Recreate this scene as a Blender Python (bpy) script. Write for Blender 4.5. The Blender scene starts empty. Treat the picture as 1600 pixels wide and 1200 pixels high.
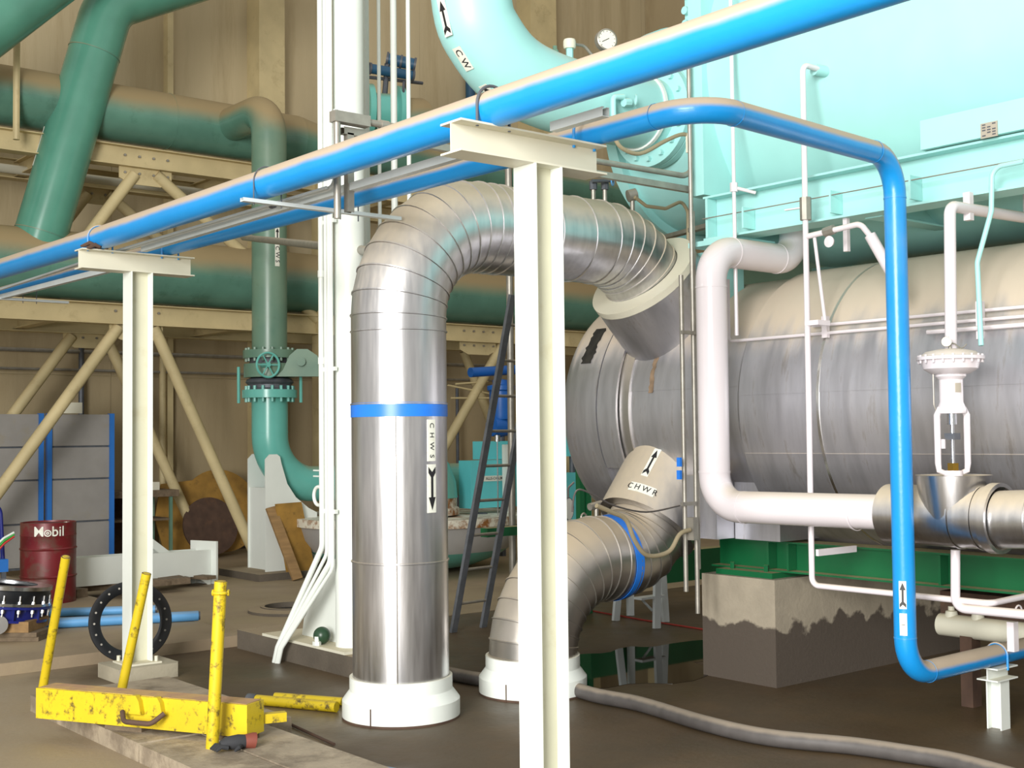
import bpy, bmesh, math, random
from mathutils import Vector as V, Matrix, noise
random.seed(7)
S = bpy.context.scene; COL = S.collection
# ---------------------------------------------------------------- camera
FPX = 1965.0; YAW, PIT, ROLL = [math.radians(a) for a in (39.5, 2.4, -.62)]
CAM = V((0, 0, 1.7))
_F = V((math.sin(YAW)*math.cos(PIT), math.cos(YAW)*math.cos(PIT), math.sin(PIT)))
_R0 = V((math.cos(YAW), -math.sin(YAW), 0)); _U0 = _R0.cross(_F)
_R = _R0*math.cos(ROLL)+_U0*math.sin(ROLL); _U = -_R0*math.sin(ROLL)+_U0*math.cos(ROLL)
cd = bpy.data.cameras.new('camera'); cam = bpy.data.objects.new('camera', cd); COL.objects.link(cam)
cd.sensor_width = 36; cd.lens = FPX/1600*36; cd.clip_end = 200
m = Matrix((_R, _U, -_F)).transposed().to_4x4(); m.translation = CAM; cam.matrix_world = m
S.camera = cam
# ---------------------------------------------------------------- light
S.view_settings.view_transform = 'Standard'; S.view_settings.look = 'None'
S.view_settings.gamma = 1; S.view_settings.use_curve_mapping = False
S.view_settings.exposure = 0.3
W = bpy.data.worlds.new('world'); S.world = W; W.use_nodes = True
W.node_tree.nodes['Background'].inputs[0].default_value = (1, .97, .91, 1)
W.node_tree.nodes['Background'].inputs[1].default_value = .58
def area(name, loc, target, sx, sy, power, color=(1, 1, 1)):
    l = bpy.data.lights.new(name, 'AREA'); l.shape = 'RECTANGLE'; l.size = sx; l.size_y = sy
    l.energy = power; l.color = color
    o = bpy.data.objects.new(name, l); COL.objects.link(o); o.location = loc
    o.rotation_euler = (V(target)-V(loc)).to_track_quat('-Z', 'Y').to_euler(); return o
area('door_daylight', (-6.0, -1.5, 4.0), (6.5, 3.2, 2.6), 5, 6, 2600, (1, .985, .95))
# ---------------------------------------------------------------- helpers
def at(px, py, ax, val):
    r = _F+_R*((px-800)/FPX)-_U*((py-600)/FPX); i = 'xyz'.index(ax)
    return CAM+r*((val-CAM[i])/r[i])
def lin(h):
    h = h.lstrip('#'); c = [int(h[i:i+2], 16)/255 for i in (0, 2, 4)]
    return tuple(x/12.92 if x <= .04045 else ((x+.055)/1.055)**2.4 for x in c)+(1,)
def mat(name, col, rough=.5, metal=0, dust=0, dustcol='#b9a684', var=.12, vscale=3, bump=0, bscale=40, dirt=0, dirtcol='#4a3b28', dscale=5, stretch=None, dthr=.62, spec=None, thr=(.35, .85)):
    M = bpy.data.materials.new(name); M.use_nodes = True; N = M.node_tree.nodes; L = M.node_tree.links
    b = N['Principled BSDF']; b.inputs['Roughness'].default_value = rough; b.inputs['Metallic'].default_value = metal
    if spec is not None: b.inputs['Specular IOR Level'].default_value = spec
    tc = N.new('ShaderNodeNewGeometry'); pos = tc.outputs['Position']
    if stretch:
        mp = N.new('ShaderNodeMapping'); mp.inputs['Scale'].default_value = stretch; L.new(pos, mp.inputs[0]); pos = mp.outputs[0]
    n1 = N.new('ShaderNodeTexNoise'); n1.inputs['Scale'].default_value = vscale; n1.inputs['Detail'].default_value = 6; L.new(pos, n1.inputs['Vector'])
    c = lin(col)
    r1 = N.new('ShaderNodeValToRGB'); e = r1.color_ramp.elements
    e[0].position = .3; e[1].position = .7
    e[0].color = tuple(x*(1-var) for x in c[:3])+(1,); e[1].color = tuple(min(1, x*(1+var)) for x in c[:3])+(1,)
    L.new(n1.outputs['Fac'], r1.inputs[0]); out = r1.outputs[0]
    fin = None
    if dirt:
        n2 = N.new('ShaderNodeTexNoise'); n2.inputs['Scale'].default_value = dscale; n2.inputs['Detail'].default_value = 8; n2.inputs['Roughness'].default_value = .7; L.new(pos, n2.inputs['Vector'])
        r2 = N.new('ShaderNodeMapRange'); r2.inputs['From Min'].default_value = dthr-.06; r2.inputs['From Max'].default_value = dthr+.06; r2.inputs['To Max'].default_value = dirt; L.new(n2.outputs['Fac'], r2.inputs[0])
        mx = N.new('ShaderNodeMix'); mx.data_type = 'RGBA'; L.new(r2.outputs[0], mx.inputs['Factor']); L.new(out, mx.inputs['A']); mx.inputs['B'].default_value = lin(dirtcol); out = mx.outputs['Result']
    if dust:
        sp = N.new('ShaderNodeSeparateXYZ'); L.new(tc.outputs['Normal'], sp.inputs[0])
        ad = N.new('ShaderNodeMath'); ad.operation = 'MULTIPLY_ADD'; L.new(n1.outputs['Fac'], ad.inputs[0]); ad.inputs[1].default_value = .3; L.new(sp.outputs['Z'], ad.inputs[2])
        r3 = N.new('ShaderNodeMapRange'); r3.interpolation_type = 'SMOOTHSTEP'; r3.inputs['From Min'].default_value = thr[0]+.15; r3.inputs['From Max'].default_value = thr[1]+.15; r3.inputs['To Max'].default_value = dust; L.new(ad.outputs[0], r3.inputs[0])
        mx = N.new('ShaderNodeMix'); mx.data_type = 'RGBA'; L.new(r3.outputs[0], mx.inputs['Factor']); L.new(out, mx.inputs['A']); mx.inputs['B'].default_value = lin(dustcol); out = mx.outputs['Result']
        rr = N.new('ShaderNodeMapRange'); rr.inputs['To Min'].default_value = rough; rr.inputs['To Max'].default_value = .85; L.new(r3.outputs[0], rr.inputs[0]); L.new(rr.outputs[0], b.inputs['Roughness'])
        if metal:
            mm = N.new('ShaderNodeMapRange'); mm.inputs['To Min'].default_value = metal; mm.inputs['To Max'].default_value = .0; L.new(r3.outputs[0], mm.inputs[0]); L.new(mm.outputs[0], b.inputs['Metallic'])
    L.new(out, b.inputs['Base Color'])
    if bump:
        n3 = N.new('ShaderNodeTexNoise'); n3.inputs['Scale'].default_value = bscale; n3.inputs['Detail'].default_value = 5; L.new(pos, n3.inputs['Vector'])
        bp = N.new('ShaderNodeBump'); bp.inputs['Strength'].default_value = bump; bp.inputs['Distance'].default_value = .02; L.new(n3.outputs['Fac'], bp.inputs['Height']); L.new(bp.outputs[0], b.inputs['Normal'])
    return M
def fillet(pts, R, n=8):
    pts = [V(p) for p in pts]; out = [pts[0]]
    for i in range(1, len(pts)-1):
        a, p, c = pts[i-1], pts[i], pts[i+1]; u = (a-p).normalized(); w = (c-p).normalized()
        ang = u.angle(w); r = R[i-1] if isinstance(R, (list, tuple)) else R
        if math.pi-ang < .03 or r <= 0: out.append(p); continue
        t = min(r/math.tan(ang/2), .49*(a-p).length if i > 1 else .98*(a-p).length, .49*(c-p).length if i < len(pts)-2 else .98*(c-p).length)
        rr = t*math.tan(ang/2); ctr = p+(u+w).normalized()*(rr/math.sin(ang/2))
        s = p+u*t-ctr; e = p+w*t-ctr; ax = s.cross(e).normalized(); tot = s.angle(e)
        for k in range(n+1): out.append(ctr+Matrix.Rotation(tot*k/n, 3, ax) @ s)
    out.append(pts[-1]); return out
def basis(d, up=None):
    d = V(d).normalized(); h = V(up) if up is not None else (V((0, 0, 1)) if abs(d.z) < .95 else V((1, 0, 0)))
    x = h.cross(d).normalized(); return x, d.cross(x).normalized(), d
class MB:
    def __init__(s): s.v = []; s.f = []
    def add(s, vs, fs):
        o = len(s.v); s.v += [V(a) for a in vs]; s.f += [[i+o for i in f] for f in fs]; return s
    def box(s, c, sz, rot=None):
        c = V(c); h = V(sz)/2; R = rot or Matrix.Identity(3)
        vs = [c+R @ V((x*h.x, y*h.y, z*h.z)) for x in (-1, 1) for y in (-1, 1) for z in (-1, 1)]
        return s.add(vs, [(0, 1, 3, 2), (4, 6, 7, 5), (0, 4, 5, 1), (2, 3, 7, 6), (0, 2, 6, 4), (1, 5, 7, 3)])
    def bb(s, x0, x1, y0, y1, z0, z1): return s.box(((x0+x1)/2, (y0+y1)/2, (z0+z1)/2), (abs(x1-x0), abs(y1-y0), abs(z1-z0)))
    def bar(s, p0, p1, w, h, up=None):
        p0, p1 = V(p0), V(p1); x, y, d = basis(p1-p0, up)
        return s.box((p0+p1)/2, (w, h, (p1-p0).length), Matrix((x, y, d)).transposed())
    def prism(s, poly, o, ex, ey, ez, t):
        o, ex, ey, ez = V(o), V(ex), V(ey), V(ez); n = len(poly)
        vs = [o+ex*a+ey*b+ez*k for k in (0, t) for a, b in poly]
        return s.add(vs, [list(range(n))[::-1], list(range(n, 2*n))]+[(i, (i+1) % n, n+(i+1) % n, n+i) for i in range(n)])
    def sweep(s, pts, r, seg=16, caps=True, phase=0):
        pts = [V(p) for p in pts]; n = len(pts); rs = r if isinstance(r, (list, tuple)) else [r]*n
        tg = [((pts[min(i+1, n-1)]-pts[i]).normalized()+(pts[i]-pts[max(i-1, 0)]).normalized()).normalized() for i in range(n)]
        x, y, _ = basis(tg[0]); vs = []
        for i in range(n):
            t = tg[i]; x = (x-t*x.dot(t)).normalized(); y = t.cross(x)
            vs += [pts[i]+(x*math.cos(2*math.pi*k/seg+phase)+y*math.sin(2*math.pi*k/seg+phase))*rs[i] for k in range(seg)]
        fs = [(i*seg+k, i*seg+(k+1) % seg, (i+1)*seg+(k+1) % seg, (i+1)*seg+k) for i in range(n-1) for k in range(seg)]
        if caps: fs += [list(range(seg))[::-1], list(range((n-1)*seg, n*seg))]
        return s.add(vs, fs)
    def tube(s, pts, r, R=0, seg=12, n=7, caps=True): return s.sweep(fillet(pts, R, n) if R else pts, r, seg, caps)
    def cyl(s, p0, p1, r0, r1=None, seg=20, caps=True): return s.sweep([p0, p1], [r0, r0 if r1 is None else r1], seg, caps)
    def lathe(s, o, ax, prof, seg=32, up=None):
        x, y, d = basis(ax, up); o = V(o); n = len(prof)
        vs = [o+d*h+(x*math.cos(2*math.pi*k/seg)+y*math.sin(2*math.pi*k/seg))*max(r, 1e-4) for r, h in prof for k in range(seg)]
        return s.add(vs, [(i*seg+k, i*seg+(k+1) % seg, (i+1)*seg+(k+1) % seg, (i+1)*seg+k) for i in range(n-1) for k in range(seg)])
    def ring(s, o, ax, R, r, seg=36, sub=8):
        return s.lathe(o, ax, [(R+r*math.cos(2*math.pi*k/sub), r*math.sin(2*math.pi*k/sub)) for k in range(sub+1)], seg)
    def band(s, o, ax, R, t, w, seg=40): return s.lathe(o, ax, [(R, -w/2), (R+t, -w/2), (R+t, w/2), (R, w/2), (R, -w/2)], seg)
    def ibeam(s, p0, p1, up, h, b, tf=.012, tw=.01):
        p0, p1 = V(p0), V(p1); d = (p1-p0).normalized(); u = V(up).normalized(); x = u.cross(d)
        H, B, a, c = h/2, b/2, tf, tw/2
        poly = [(-B, -H), (B, -H), (B, -H+a), (c, -H+a), (c, H-a), (B, H-a), (B, H), (-B, H), (-B, H-a), (-c, H-a), (-c, -H+a), (-B, -H+a)]
        return s.prism(poly, p0, x, u, d, (p1-p0).length)
    def chan(s, p0, p1, up, w, h, t=.003):
        p0, p1 = V(p0), V(p1); d = (p1-p0).normalized(); u = V(up).normalized(); x = u.cross(d); B = w/2
        return s.prism([(-B, 0), (B, 0), (B, h), (B-w*.3, h), (B-w*.3, h-t), (B-t, h-t), (B-t, t), (-B+t, t), (-B+t, h-t), (-B+w*.3, h-t), (-B+w*.3, h), (-B, h)], p0, x, u, d, (p1-p0).length)
    def bolts(s, o, ax, R, n, r=.012, h=.03, ph=0, up=None):
        x, y, d = basis(ax, up)
        for k in range(n):
            a = 2*math.pi*(k+ph)/n; p = V(o)+(x*math.cos(a)+y*math.sin(a))*R
            s.cyl(p, p+d*h, r, seg=6)
        return s
    def arc(s, cx, cz, R, y0, y1, a0, a1, t=.006, n=24):
        vs = []
        for y in (y0, y1):
            for r in (R, R+t):
                for k in range(n+1):
                    a = math.radians(a0+(a1-a0)*k/n); vs.append((cx+r*math.cos(a), y, cz+r*math.sin(a)))
        m_ = n+1; f = []
        for k in range(n):
            f += [(m_+k, m_+k+1, 3*m_+k+1, 3*m_+k), (k+1, k, 2*m_+k, 2*m_+k+1), (k, k+1, m_+k+1, m_+k), (2*m_+k+1, 2*m_+k, 3*m_+k, 3*m_+k+1)]
        f += [(0, m_, 3*m_, 2*m_), (n, 2*m_+n, 3*m_+n, m_+n)]
        return s.add(vs, f)
    def build(s, name, material, parent=None, sharp=32):
        vs = s.v
        if parent is None:
            xs = [v.x for v in vs]; ys = [v.y for v in vs]; zs = [v.z for v in vs]
            off = V(((min(xs)+max(xs))/2, (min(ys)+max(ys))/2, min(zs)))
        else: off = OFF[parent.name]
        me = bpy.data.meshes.new(name); me.from_pydata([v-off for v in vs], [], s.f); me.update()
        bm = bmesh.new(); bm.from_mesh(me); bmesh.ops.recalc_face_normals(bm, faces=bm.faces); bm.to_mesh(me); bm.free()
        me.polygons.foreach_set('use_smooth', [True]*len(me.polygons)); me.set_sharp_from_angle(angle=math.radians(sharp))
        me.materials.append(material)
        o = bpy.data.objects.new(name, me); COL.objects.link(o)
        if parent is None: o.location = off
        else: o.parent = parent
        OFF[o.name] = off; return o
    def each(s, name, material, parent):
        # every loose piece of equal size becomes an object of its own
        n = len(s.f); per = s.f[0]; seen = []; cur = []; last = -1
        groups = []; 
        for f in s.f:
            if cur and min(f) > mx: groups.append(cur); cur = []; mx = -1
            if not cur: mx = -1
            cur.append(f); mx = max(mx, max(f))
        groups.append(cur)
        for g in groups:
            lo = min(min(f) for f in g); hi = max(max(f) for f in g)
            b = MB(); b.v = s.v[lo:hi+1]; b.f = [[i-lo for i in f] for f in g]; b.build(name, material, parent)
OFF = {}
def tag(o, label=None, cat=None, group=None, kind=None):
    for k, v_ in (('label', label), ('category', cat), ('group', group), ('kind', kind)):
        if v_: o[k] = v_
    return o
def thing(name, label, cat, loc, group=None, kind=None):
    o = bpy.data.objects.new(name, None); COL.objects.link(o); o.location = V(loc); o.empty_display_size = .1
    OFF[o.name] = V(loc); return tag(o, label, cat, group, kind)
def copy_tree(o, parent=None):
    c = o.copy(); COL.objects.link(c); c.parent = parent; OFF[c.name] = OFF[o.name]
    for ch in list(o.children): copy_tree(ch, c)
    return c
def text2d(body, size):
    cu = bpy.data.curves.new('lettering', 'FONT'); cu.body = body; cu.size = size; cu.align_x = 'CENTER'; cu.align_y = 'CENTER'; cu.resolution_u = 3; cu.offset = size*.008
    ob = bpy.data.objects.new('lettering', cu); me = bpy.data.meshes.new_from_object(ob)
    vs = [tuple(v.co) for v in me.vertices]; fs = [tuple(p.vertices) for p in me.polygons]
    bpy.data.objects.remove(ob); bpy.data.curves.remove(cu); bpy.data.meshes.remove(me); return vs, fs
ARROW = [(-.5, .1), (-.36, .1), (-.26, .032), (.2, .032), (.2, .095), (.5, 0), (.2, -.095), (.2, -.032), (-.26, -.032), (-.36, -.1), (-.5, -.1), (-.38, 0)]
def sticker(parent, p, a, n, r, L, Wd, kind, name='label_plate', off=.004, fg=None, bg=None, rot=0, tsize=None):
    """white plate bent round a pipe: p axis point, a long direction, n outward, r pipe radius (None = flat)."""
    a = V(a).normalized(); n = V(n); n = (n-a*n.dot(a)).normalized(); t = n.cross(a)
    def w(u, v, e):
        if r is None: return V(p)+a*u+t*v+n*e
        q = v/r; return V(p)+a*u+(n*math.cos(q)+t*math.sin(q))*(r+e)
    m_ = MB(); k = 8
    vs = [w(u, -Wd/2+Wd*i/k, e) for u in (-L/2, L/2) for e in (off, 0) for i in range(k+1)]
    K = k+1; fs = [(i, i+1, 2*K+i+1, 2*K+i) for i in range(k)]+[(i+1, i, K+i, K+i+1) for i in range(k)]+[(2*K+i, 2*K+i+1, 3*K+i+1, 3*K+i) for i in range(k)]+[(0, 2*K, 3*K, K), (k, K+k, 3*K+k, 2*K+k)]
    m_.add(vs, fs); pl = m_.build(name, bg or MT['label_white'], parent)
    if kind == 'arrow':
        poly = [(x*L*.9, y*Wd*4.2) for x, y in ARROW]
        b = MB(); b.add([w(u, v, off+.002) for u, v in poly], [list(range(len(poly)))]); b.build('arrow', fg or MT['black_ink'], pl)
    elif kind:
        vs, fs = text2d(kind, tsize or Wd*.75)
        b = MB()
        if rot: b.add([w(y, -x, off+.002) for x, y, z in vs], fs)
        else: b.add([w(x, y, off+.002) for x, y, z in vs], fs)
        b.build('lettering', fg or MT['black_ink'], pl)
    return pl
MT = {}
MT['label_white'] = mat('label_white', '#dfe0d4', .5, var=.05, dirt=.4, dirtcol='#b7ad8e', dscale=20)
MT['black_ink'] = mat('black_ink', '#16161a', .5, var=.1)
MT['blue'] = mat('blue_paint', '#158ad2', .3, dust=.97, dustcol='#b3a188', var=.05, bump=.05, dirt=.5, dirtcol='#23527e', dscale=9, dthr=.74, thr=(-.05, .42))
MT['blue_clean'] = mat('blue_tape', '#1f74d8', .35, var=.05)
MT['turq'] = mat('turquoise_paint', '#9fd6d4', .42, dust=.5, dustcol='#cfc8a8', var=.04, thr=(.4, 1))
MT['teal'] = mat('dirty_teal_paint', '#5a8474', .26, dust=.95, dustcol='#9d8862', var=.16, vscale=2, dirt=.4, dirtcol='#3a5a48', dscale=3, thr=(-.15, .5))
MT['teal_mid'] = mat('slanting_pipe_teal', '#56917e', .22, dust=.5, dustcol='#9a8a5f', var=.12, vscale=2, thr=(.7, 1.1))
MT['teal_clean'] = mat('teal_paint', '#68b5aa', .25, dust=.6, dustcol='#a39a70', var=.06, thr=(.6, 1))
MT['alu'] = mat('aluminium_jacket', '#c6c6c9', .3, 1, dust=.8, dustcol='#bcab8b', var=.1, vscale=5, stretch=(6, 6, .5), bump=.04, bscale=6, thr=(-.1, .75))
MT['alu_dirty'] = mat('dusty_aluminium_jacket', '#bab6b1', .34, .95, dust=.8, dustcol='#ad9b7d', var=.14, vscale=4, bump=.05, bscale=6, thr=(.0, .8))
MT['alu_shell'] = mat('shell_jacket', '#bfbfc5', .42, .9, dust=.95, dustcol='#c7b8a4', var=.16, vscale=4, stretch=(1, 3, .5), bump=.05, bscale=5, dirt=.45, dirtcol='#7a6c58', dscale=4, thr=(.3, .62))
MT['alu_bead'] = mat('seam_bead', '#cfcdc8', .25, 1, dust=.4, var=.1)
MT['white'] = mat('white_paint', '#dfe4de', .4, dust=.5, dustcol='#cfc3a4', var=.03, dirt=.5, dirtcol='#a89a70', dscale=4, dthr=.74, thr=(.6, 1))
MT['web'] = mat('cream_web_paint', '#c6c4ad', .5, var=.04, dirt=.3, dirtcol='#a89a70', dscale=4)  # post webs: darker cream tone than the white flanges
MT['ladder'] = mat('ladder_steel', '#6e7278', .5, .3, var=.2, vscale=10, dirt=.4, dirtcol='#5b5445', dscale=10)
MT['cable'] = mat('brown_cable', '#93876c', .6, var=.1)
MT['cream'] = mat('dusty_white_paint', '#cfccba', .5, dust=.6, dustcol='#c4b695', var=.04, thr=(.5, 1))
MT['pwhite'] = mat('white_pipe_paint', '#d8d1d5', .25, dust=.6, dustcol='#c8b898', var=.03, thr=(.3, 1), dirt=.5, dirtcol='#8f7a5e', dscale=14, dthr=.77)
MT['tan'] = mat('tan_paint', '#c4b489', .6, dust=.4, dustcol='#9d8862', var=.1, dirt=.3, dirtcol='#8a7650', dscale=4)
MT['galv'] = mat('galvanised_steel', '#9b978e', .45, .6, dust=.5, dustcol='#a0937a', var=.15, vscale=12)
MT['strut'] = mat('grey_strut', '#c2c9ca', .45, 0, dust=.2, var=.08)
MT['dark'] = mat('dark_steel', '#5c6067', .5, .4, var=.2, vscale=10, dirt=.4, dirtcol='#6b6352', dscale=10)
MT['black'] = mat('black_rubber', '#131519', .35, var=.2)
MT['green'] = mat('green_paint', '#0b5f36', .4, dust=.9, dustcol='#a79a70', var=.1, thr=(.7, 1), dirt=.3, dirtcol='#1f5a38', dscale=3)
MT['yellow'] = mat('yellow_paint', '#c6ad18', .5, dust=.35, dustcol='#a08a52', var=.12, dirt=.95, dirtcol='#4b3d22', dscale=16, dthr=.6, thr=(.7, 1))
MT['yellow_top'] = mat('worn_yellow_paint', '#c6ac3a', .6, dust=.7, dustcol='#a5806a', var=.2, vscale=8, dirt=.7, dirtcol='#7c5e4a', dscale=6, dthr=.5, thr=(.6, 1))
MT['concrete'] = mat('concrete', '#a29a86', .85, var=.12, bump=.2, dirt=.35, dirtcol='#6f6656', dscale=4)
MT['dconcrete'] = mat('dark_concrete', '#5b5348', .8, var=.2, bump=.2, dust=.85, dustcol='#9c8b70', thr=(.7, 1))
MT['wood'] = mat('timber', '#8e7048', .8, var=.2, stretch=(1, 8, 8), bump=.2)
MT['oldwood'] = mat('old_timber', '#6a5b48', .85, var=.25, stretch=(8, 1, 8), bump=.2)
MT['rust'] = mat('rust_steel', '#4c382c', .8, var=.25, vscale=8, dirt=.4, dirtcol='#6d4b30')
MT['red'] = mat('drum_red', '#6b1a20', .4, .1, var=.12, dirt=.7, dirtcol='#5d4439', dscale=5, dthr=.55)
MT['plywood'] = mat('oily_plywood', '#94702f', .7, var=.25, vscale=5, dirt=.6, dirtcol='#54401f', dscale=6)
MT['steel'] = mat('bright_steel', '#c9ccd0', .2, 1, var=.1)
MT['navy'] = mat('navy_paint', '#1c2470', .3, var=.1)
MT['cabblue'] = mat('frame_blue', '#2569b6', .45, var=.1)
MT['greypanel'] = mat('grey_panel', '#8a8783', .6, var=.1, dirt=.35, dirtcol='#8c7f5c', dscale=2, dthr=.6)
MT['hose'] = mat('rubber_hose', '#4e4a48', .6, dust=.85, dustcol='#8d8171', var=.15, vscale=12, thr=(.4, .9))
MT['lblue'] = mat('light_blue_pipe', '#5b9bd0', .5, dust=.4, dustcol='#8f8a74', var=.1)
MT['greyhull'] = mat('grey_vessel_paint', '#a3a2a0', .5, var=.08)
MT['rustwhite'] = mat('rusty_white_paint', '#d8d4c4', .5, var=.05, dirt=1, dirtcol='#8a5a2a', dscale=5, dthr=.56)
MT['dial'] = mat('gauge_dial', '#d9d8cc', .3, var=.03)
MT['glove'] = mat('dark_glove', '#2a2b2e', .8, var=.2)
MT['rust_red'] = mat('faded_red', '#74382a', .7, var=.1)
MT['label_tan'] = mat('nameplate_grey', '#a9a294', .4, .2, var=.1)
# ================================================================ setting
def floor_mat(name, base, wet):
    M = mat(name, base, .7, var=.22, vscale=1.2, bump=.12, bscale=25, dirt=.6, dirtcol='#9a8a6c' if not wet else '#4a4030', dscale=.9, dthr=.5)
    N = M.node_tree.nodes; L = M.node_tree.links; b = N['Principled BSDF']
    tc = N.new('ShaderNodeNewGeometry'); n = N.new('ShaderNodeTexNoise'); n.inputs['Scale'].default_value = .8; n.inputs['Detail'].default_value = 5; L.new(tc.outputs['Position'], n.inputs['Vector'])
    r = N.new('ShaderNodeMapRange'); r.inputs['From Min'].default_value = .4; r.inputs['From Max'].default_value = .65; r.inputs['To Min'].default_value = .38 if wet else .65; r.inputs['To Max'].default_value = .75; L.new(n.outputs['Fac'], r.inputs[0]); L.new(r.outputs[0], b.inputs['Roughness'])
    if wet:
        src = b.inputs['Base Color'].links[0].from_socket; sp = N.new('ShaderNodeSeparateXYZ'); L.new(tc.outputs['Position'], sp.inputs[0])
        ad = N.new('ShaderNodeMath'); ad.operation = 'MULTIPLY_ADD'; L.new(n.outputs['Fac'], ad.inputs[0]); ad.inputs[1].default_value = 2.5; L.new(sp.outputs['X'], ad.inputs[2])
        r2 = N.new('ShaderNodeMapRange'); r2.interpolation_type = 'SMOOTHSTEP'; r2.inputs['From Min'].default_value = 4.3; r2.inputs['From Max'].default_value = 5.3; L.new(ad.outputs[0], r2.inputs[0])
        mx = N.new('ShaderNodeMix'); mx.data_type = 'RGBA'; L.new(r2.outputs[0], mx.inputs['Factor']); mx.inputs['A'].default_value = lin('#8f8069'); L.new(src, mx.inputs['B']); L.new(mx.outputs['Result'], b.inputs['Base Color'])
    return M
MT['floor'] = floor_mat('floor_damp_concrete', '#54442f', True)
MT['floor_dry'] = floor_mat('floor_dusty_concrete', '#94836b', False)
MT['slab'] = mat('slab_concrete', '#988b77', .8, var=.25, vscale=4, bump=.2, dirt=.6, dirtcol='#5c4f40', dscale=3, dthr=.52)
MT['wallm'] = mat('wall_concrete', '#a89878', .85, var=.1, vscale=1.5, stretch=(1.5, 1, .25), bump=.1, dirt=.35, dirtcol='#857350', dscale=.8, dthr=.55)
MT['wallup'] = mat('wall_upper_concrete', '#b8a988', .85, var=.08, vscale=1.5, stretch=(1.5, 1, .15), bump=.1, dirt=.4, dirtcol='#94825e', dscale=.8, dthr=.55)
tag(MB().bb(-12, 26, -10, 20, -.2, 0).build('floor', MT['floor']), kind='structure')
tag(MB().bb(-12, 4.97, 9.5, 18, 0, .09).build('floor', MT['floor_dry']), kind='structure')
fl2 = MB().bb(4.97, 20, 9.7, 18, 0, .004); tag(fl2.build('floor', MT['floor_dry']), kind='structure')
wb = thing('wall_back', None, None, (7, 18, 0), kind='structure')
zs = [0, .95, 2.65, 4.4, 14]; xs = [-4, -1.2, 1.6, 4.4, 7.2, 10.0, 12.8, 15.6, 18.4, 21.2]
for i in range(len(xs)-1):
    for k in range(len(zs)-1):
        d = random.uniform(0, .012)
        MB().bb(xs[i]+.003, xs[i+1]-.003, 18+d, 18.2, zs[k]+.006, zs[k+1]-.006).build('panel', MT['wallm'] if zs[k] < 4 else MT['wallup'], wb)
MB().bb(-4, 21.2, 18.05, 18.25, 0, 14).build('joint_backing', MT['tan'], wb)
wr = thing('wall_right', None, None, (18.5, 8, 0), kind='structure')
for i in range(6):
    for k in range(len(zs)-1):
        MB().bb(18.5+random.uniform(0, .012), 18.7, -3+i*3.5+.003, .5+i*3.5-.003, zs[k]+.006, zs[k+1]-.006).build('panel', MT['wallm'], wr)
# wall columns
def pil(px0, px1, name='trim_1', z0=0, y=17.6, m_='tan'):
    a = at(px0, 100, 'y', y).x; b = at(px1, 100, 'y', y).x
    tag(MB().bb(a, b, y, 18.02, z0, 14).build(name, MT[m_]), kind='structure')
pil(405, 445, 'trim_1'); pil(830, 870, 'trim_2'); pil(262, 271, 'trim_3', y=17.85)
tag(MB().bb(-4, 18.4, 17.9, 18, 0, .12).build('baseboard_back', MT['dconcrete']), kind='structure')
pd = MB(); pts = []
c = at(985, 1035, 'z', 0)
for k in range(48):
    a = k/48*2*math.pi; rr = 1+.28*math.sin(3*a+1)+.12*math.sin(7*a)+.06*math.sin(13*a)
    pts.append((c.x+(1.1*math.cos(a)*rr), c.y+.62*math.sin(a)*rr))
pd.prism(pts, (0, 0, .0005), (1, 0, 0), (0, 1, 0), (0, 0, 1), .0025)
wm = mat('puddle_water', '#1d1a14', .03, var=.05); tag(pd.build('puddle', wm), 'dark puddle of water on the floor below the ringed silver return pipe', 'puddle')
# ================================================================ low concrete slabs at front left
sl = thing('trench_cover', 'low dusty concrete slabs under the yellow box beam', 'slab', (3.1, 6.6, 0))
MB().bb(2.74, 3.66, 6.47, 8.15, 0, .1).build('slab', MT['slab'], sl)
MB().bb(2.74, 3.08, 4.6, 6.45, 0, .095).build('slab', MT['slab'], sl)
MB().bb(3.09, 3.46, 4.6, 6.45, 0, .1).build('slab', MT['slab'], sl)
# yellow tow frame
def box_between(mb, A, B, h, w, inward):
    A, B = V(A), V(B); d = (B-A).normalized(); n = V((0, 0, 1)).cross(d)*inward
    return mb.prism([(0, 0), (w, 0), (w, h), (0, h)], A, n, V((0, 0, 1)), d, (B-A).length)
yA = at(56, 1122, 'z', .13); yB = at(386, 1162, 'z', .1); yB.z = .13
yd = (yB-yA).normalized(); yn = V((0, 0, 1)).cross(yd)
if (yn.x*math.sin(YAW)+yn.y*math.cos(YAW)) < 0: yn = -yn
yf = thing('lifting_beam', 'scratched yellow steel box beam lying on the slabs with two upright stubs', 'beam', (yA+yB)/2-V((0, 0, .13)))
L_ = (yB-yA).length
MB().prism([(0, 0), (.16, 0), (.16, .17), (0, .17)], yA, yn, V((0, 0, 1)), yd, L_).build('box_beam', MT['yellow'], yf)
MB().prism([(.012, .1705), (.148, .1705), (.148, .173), (.012, .173)], yA+yd*.01, yn, V((0, 0, 1)), yd, L_-.02).build('worn_top', MT['yellow_top'], yf)
for t in (.5, .6):
    p = yA+yd*L_*t+V((0, 0, .12)); MB().prism([(-.05, -.04), (.05, -.04), (.035, .03), (.015, .06), (-.015, .06), (-.035, .03)], p-yn*.035, yd, V((0, 0, 1)), yn, .035).build('lug', MT['yellow'], yf)
p = yA+yd*L_*.55+V((0, 0, .07))-yn*.04
MB().tube([p-yd*.14+V((0, 0, .02)), p-yd*.09-yn*.05-V((0, 0, .02)), p+yd*.09-yn*.05-V((0, 0, .02)), p+yd*.14+V((0, 0, .03))], .014, .05).build('hook_bar', MT['rust'], yf)
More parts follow.
